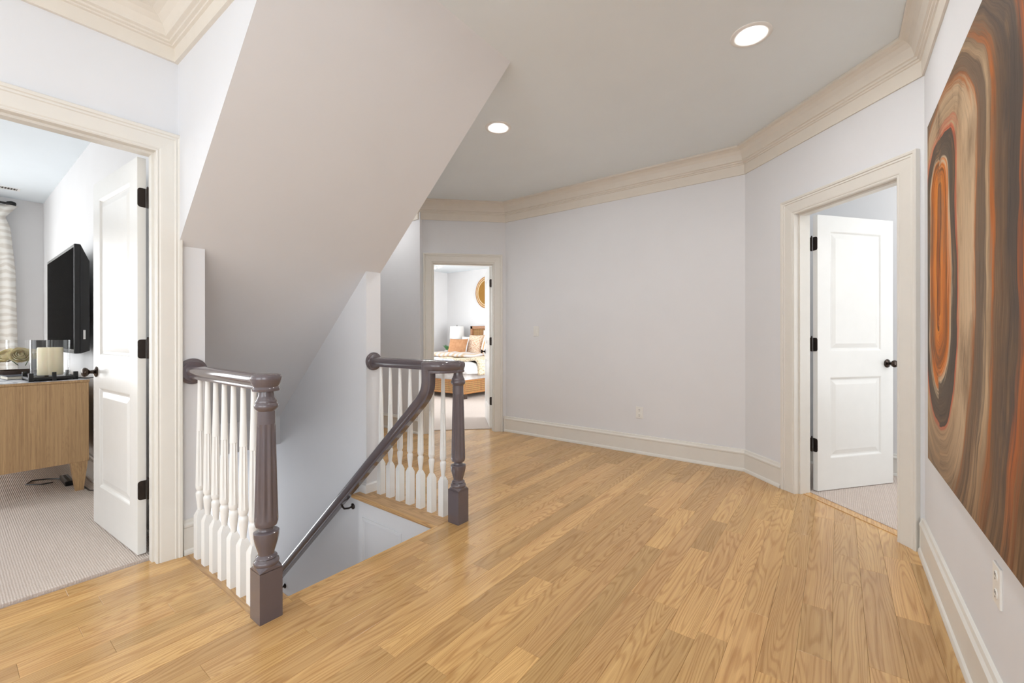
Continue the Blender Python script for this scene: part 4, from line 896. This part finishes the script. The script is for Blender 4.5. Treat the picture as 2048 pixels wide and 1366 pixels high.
def pillow(name, mat, label, w_, h_, t_, loc, rot):
    NU = 18; vs = []; fs = []
    for sgn in (1, -1):
        for j in range(NU+1):
            for i in range(NU+1):
                u, v = i/NU*2-1, j/NU*2-1
                k = (max(0, 1-abs(u)**2.6)*max(0, 1-abs(v)**2.6))**.55
                pin = 1-.06*(1-abs(v)**2)*abs(u)**4; pin2 = 1-.06*(1-abs(u)**2)*abs(v)**4
                vs.append((u*w_/2*pin, sgn*t_/2*k, v*h_/2*pin2))
    n_ = NU+1; q_ = n_*n_
    for j in range(NU):
        for i in range(NU):
            a = j*n_+i; fs.append((a, a+1, a+n_+1, a+n_)); fs.append((q_+a+n_, q_+a+n_+1, q_+a+1, q_+a))
    m = MB(); m.add(vs, fs, True); o = m.obj(name, M[mat], None, label, 'pillow', 'pillows on the bed'); o.location = loc; o.rotation_euler = rot
    bm = bmesh.new(); bm.from_mesh(o.data); bmesh.ops.remove_doubles(bm, verts=bm.verts, dist=.0005); bm.to_mesh(o.data); bm.free()
    return o
pillow('pillow', 'linen', 'white pillow leaning on the headboard, leftmost and behind the tan one', .55, .46, .16, (-6.90, 7.50, .93), (-.25, 0, .1))
pillow('pillow', 'linen', 'tall white pillow against the headboard at the back', .62, .56, .17, (-6.28, 7.58, 1.02), (-.2, 0, 0))
pillow('pillow', 'tan', 'tan suede pillow at the front left of the bed', .46, .44, .16, (-6.84, 7.02, .90), (-.42, 0, .3))
pillow('pillow', 'speckle', 'speckled rust and cream pillow in the middle of the row', .44, .50, .15, (-6.52, 7.26, .95), (-.3, 0, .05))
pillow('pillow', 'arch', 'cream pillow with a tan arched stripe nearest the open door', .50, .52, .16, (-6.06, 7.22, .95), (-.3, 0, -.1))
# nightstand, lamp, plant
nsd = empty('nightstand', (-7.52, 7.55, 0), 0, 'small brown nightstand between bed and corner', 'nightstand')
MB().bbox(-.28, .28, -.24, .24, .72, .75, .006).obj('top', M['headw'], nsd); MB().bbox(-.26, .26, -.22, .22, .36, .72, .004).obj('case', M['headw'], nsd)
dwr = MB(); dwr.bbox(-.24, .24, -.235, -.215, .40, .69, .004); dwr = dwr.obj('drawer', M['headw'], nsd); MB().lathe([(.008, 0), (.014, -.02), (.001, -.026)], (0, -.233, .55), 12, axis='y').obj('drawer_knob', M['knob'], dwr)
for a in (-1, 1):
    for b_ in (-1, 1): MB().bbox(a*.23-.02, a*.23+.02, b_*.19-.02, b_*.19+.02, .008, .362, .003).obj('leg', M['headw'], nsd)
lp = empty('table_lamp', (-7.40, 7.58, .75), 0, 'white table lamp with drum shade on the nightstand', 'lamp')
MB().lathe([(.08, 0), (.08, .012), (.05, .02), (.06, .08), (.075, .14), (.06, .22), (.025, .28), (.012, .30), (.010, .36)], seg=28).obj('lamp_base', M['ceramic'], lp)
MB().lathe([(.178, .345), (.180, .345), (.165, .645), (.163, .645)], seg=40).obj('lamp_shade', M['shade'], lp); MB().lathe([(.006, .36), (.006, .66), (.012, .665), (.001, .68)], seg=10).obj('stem', M['knob'], lp)
pp = empty('succulent', (-7.58, 7.42, .75), 0, 'small green succulent in a white pot beside the lamp', 'plant')
MB().lathe([(.045, 0), (.055, .01), (.062, .075), (.056, .075), (.052, .06), (.001, .06)], seg=24).obj('pot', M['ceramic'], pp)
for k in range(18):
    a = k*2.4; ln = .10+.05*((k*7) % 5)/5; sp = .25+.75*k/18
    MB().tube([(0, 0, .055), (math.cos(a)*ln*sp*.4, math.sin(a)*ln*sp*.4, .06+ln*.6), (math.cos(a)*ln*sp, math.sin(a)*ln*sp, .06+ln*(1.25-.5*sp))], .012, 6, [.9, 1, .1]).obj('leaf', M['leaf'], pp)
# woven basket on the wall
wb = empty('wall_basket', (-6.62, 7.85, 2.20), 0, 'round woven grass basket with pale rings hung above the headboard', 'wall decor')
def ringprof(r0, r1, h): return [(r0, -.012), (r0, -h), ((r0+r1)/2, -h-.008), (r1, -h), (r1, -.004), (r0, -.004)]
MB().lathe([(.001, -.001), (.30, -.001), (.30, -.028), (.20, -.02), (.001, -.016)], seg=48, axis='y').obj('coiled_centre', M['basket'], wb)
for r0, r1, mt in ((.30, .325, 'basketrim'), (.325, .345, 'rattanrim'), (.345, .368, 'basketrim'), (.368, .39, 'rattanrim')): MB().lathe(ringprof(r0, r1, .03), seg=48, axis='y').obj('coil_ring', M[mt], wb)
# shell chandelier
ch = empty('chandelier', (-6.60, 6.07, CEIL), 0, 'white shell cluster ceiling fixture peeking into the far doorway', 'chandelier')
MB().lathe([(.07, 0), (.07, -.015), (.02, -.03), (.008, -.06), (.008, -.12)], seg=20).obj('canopy', M['white'], ch)
random.seed(3)
sm = MB().lathe([(.001, -.002), (.022, -.002), (.024, 0), (.022, .002), (.001, .002)], seg=10).mesh('shell_disc', M['crystal'])
for k in range(70):
    a = random.uniform(0, 2*PI); b_ = random.uniform(-1, .5); r = .20; cb = math.sqrt(1-b_*b_) if abs(b_) < 1 else 0
    o = link_mesh('shell_disc', sm, ch, (r*cb*math.cos(a), r*cb*math.sin(a), -.13+.09*b_)); o.rotation_euler = (random.uniform(0, 3), random.uniform(0, 3), 0)
vent(-6.75, 6.9, .4, 'white louvred vent in the far bedroom ceiling', 12)
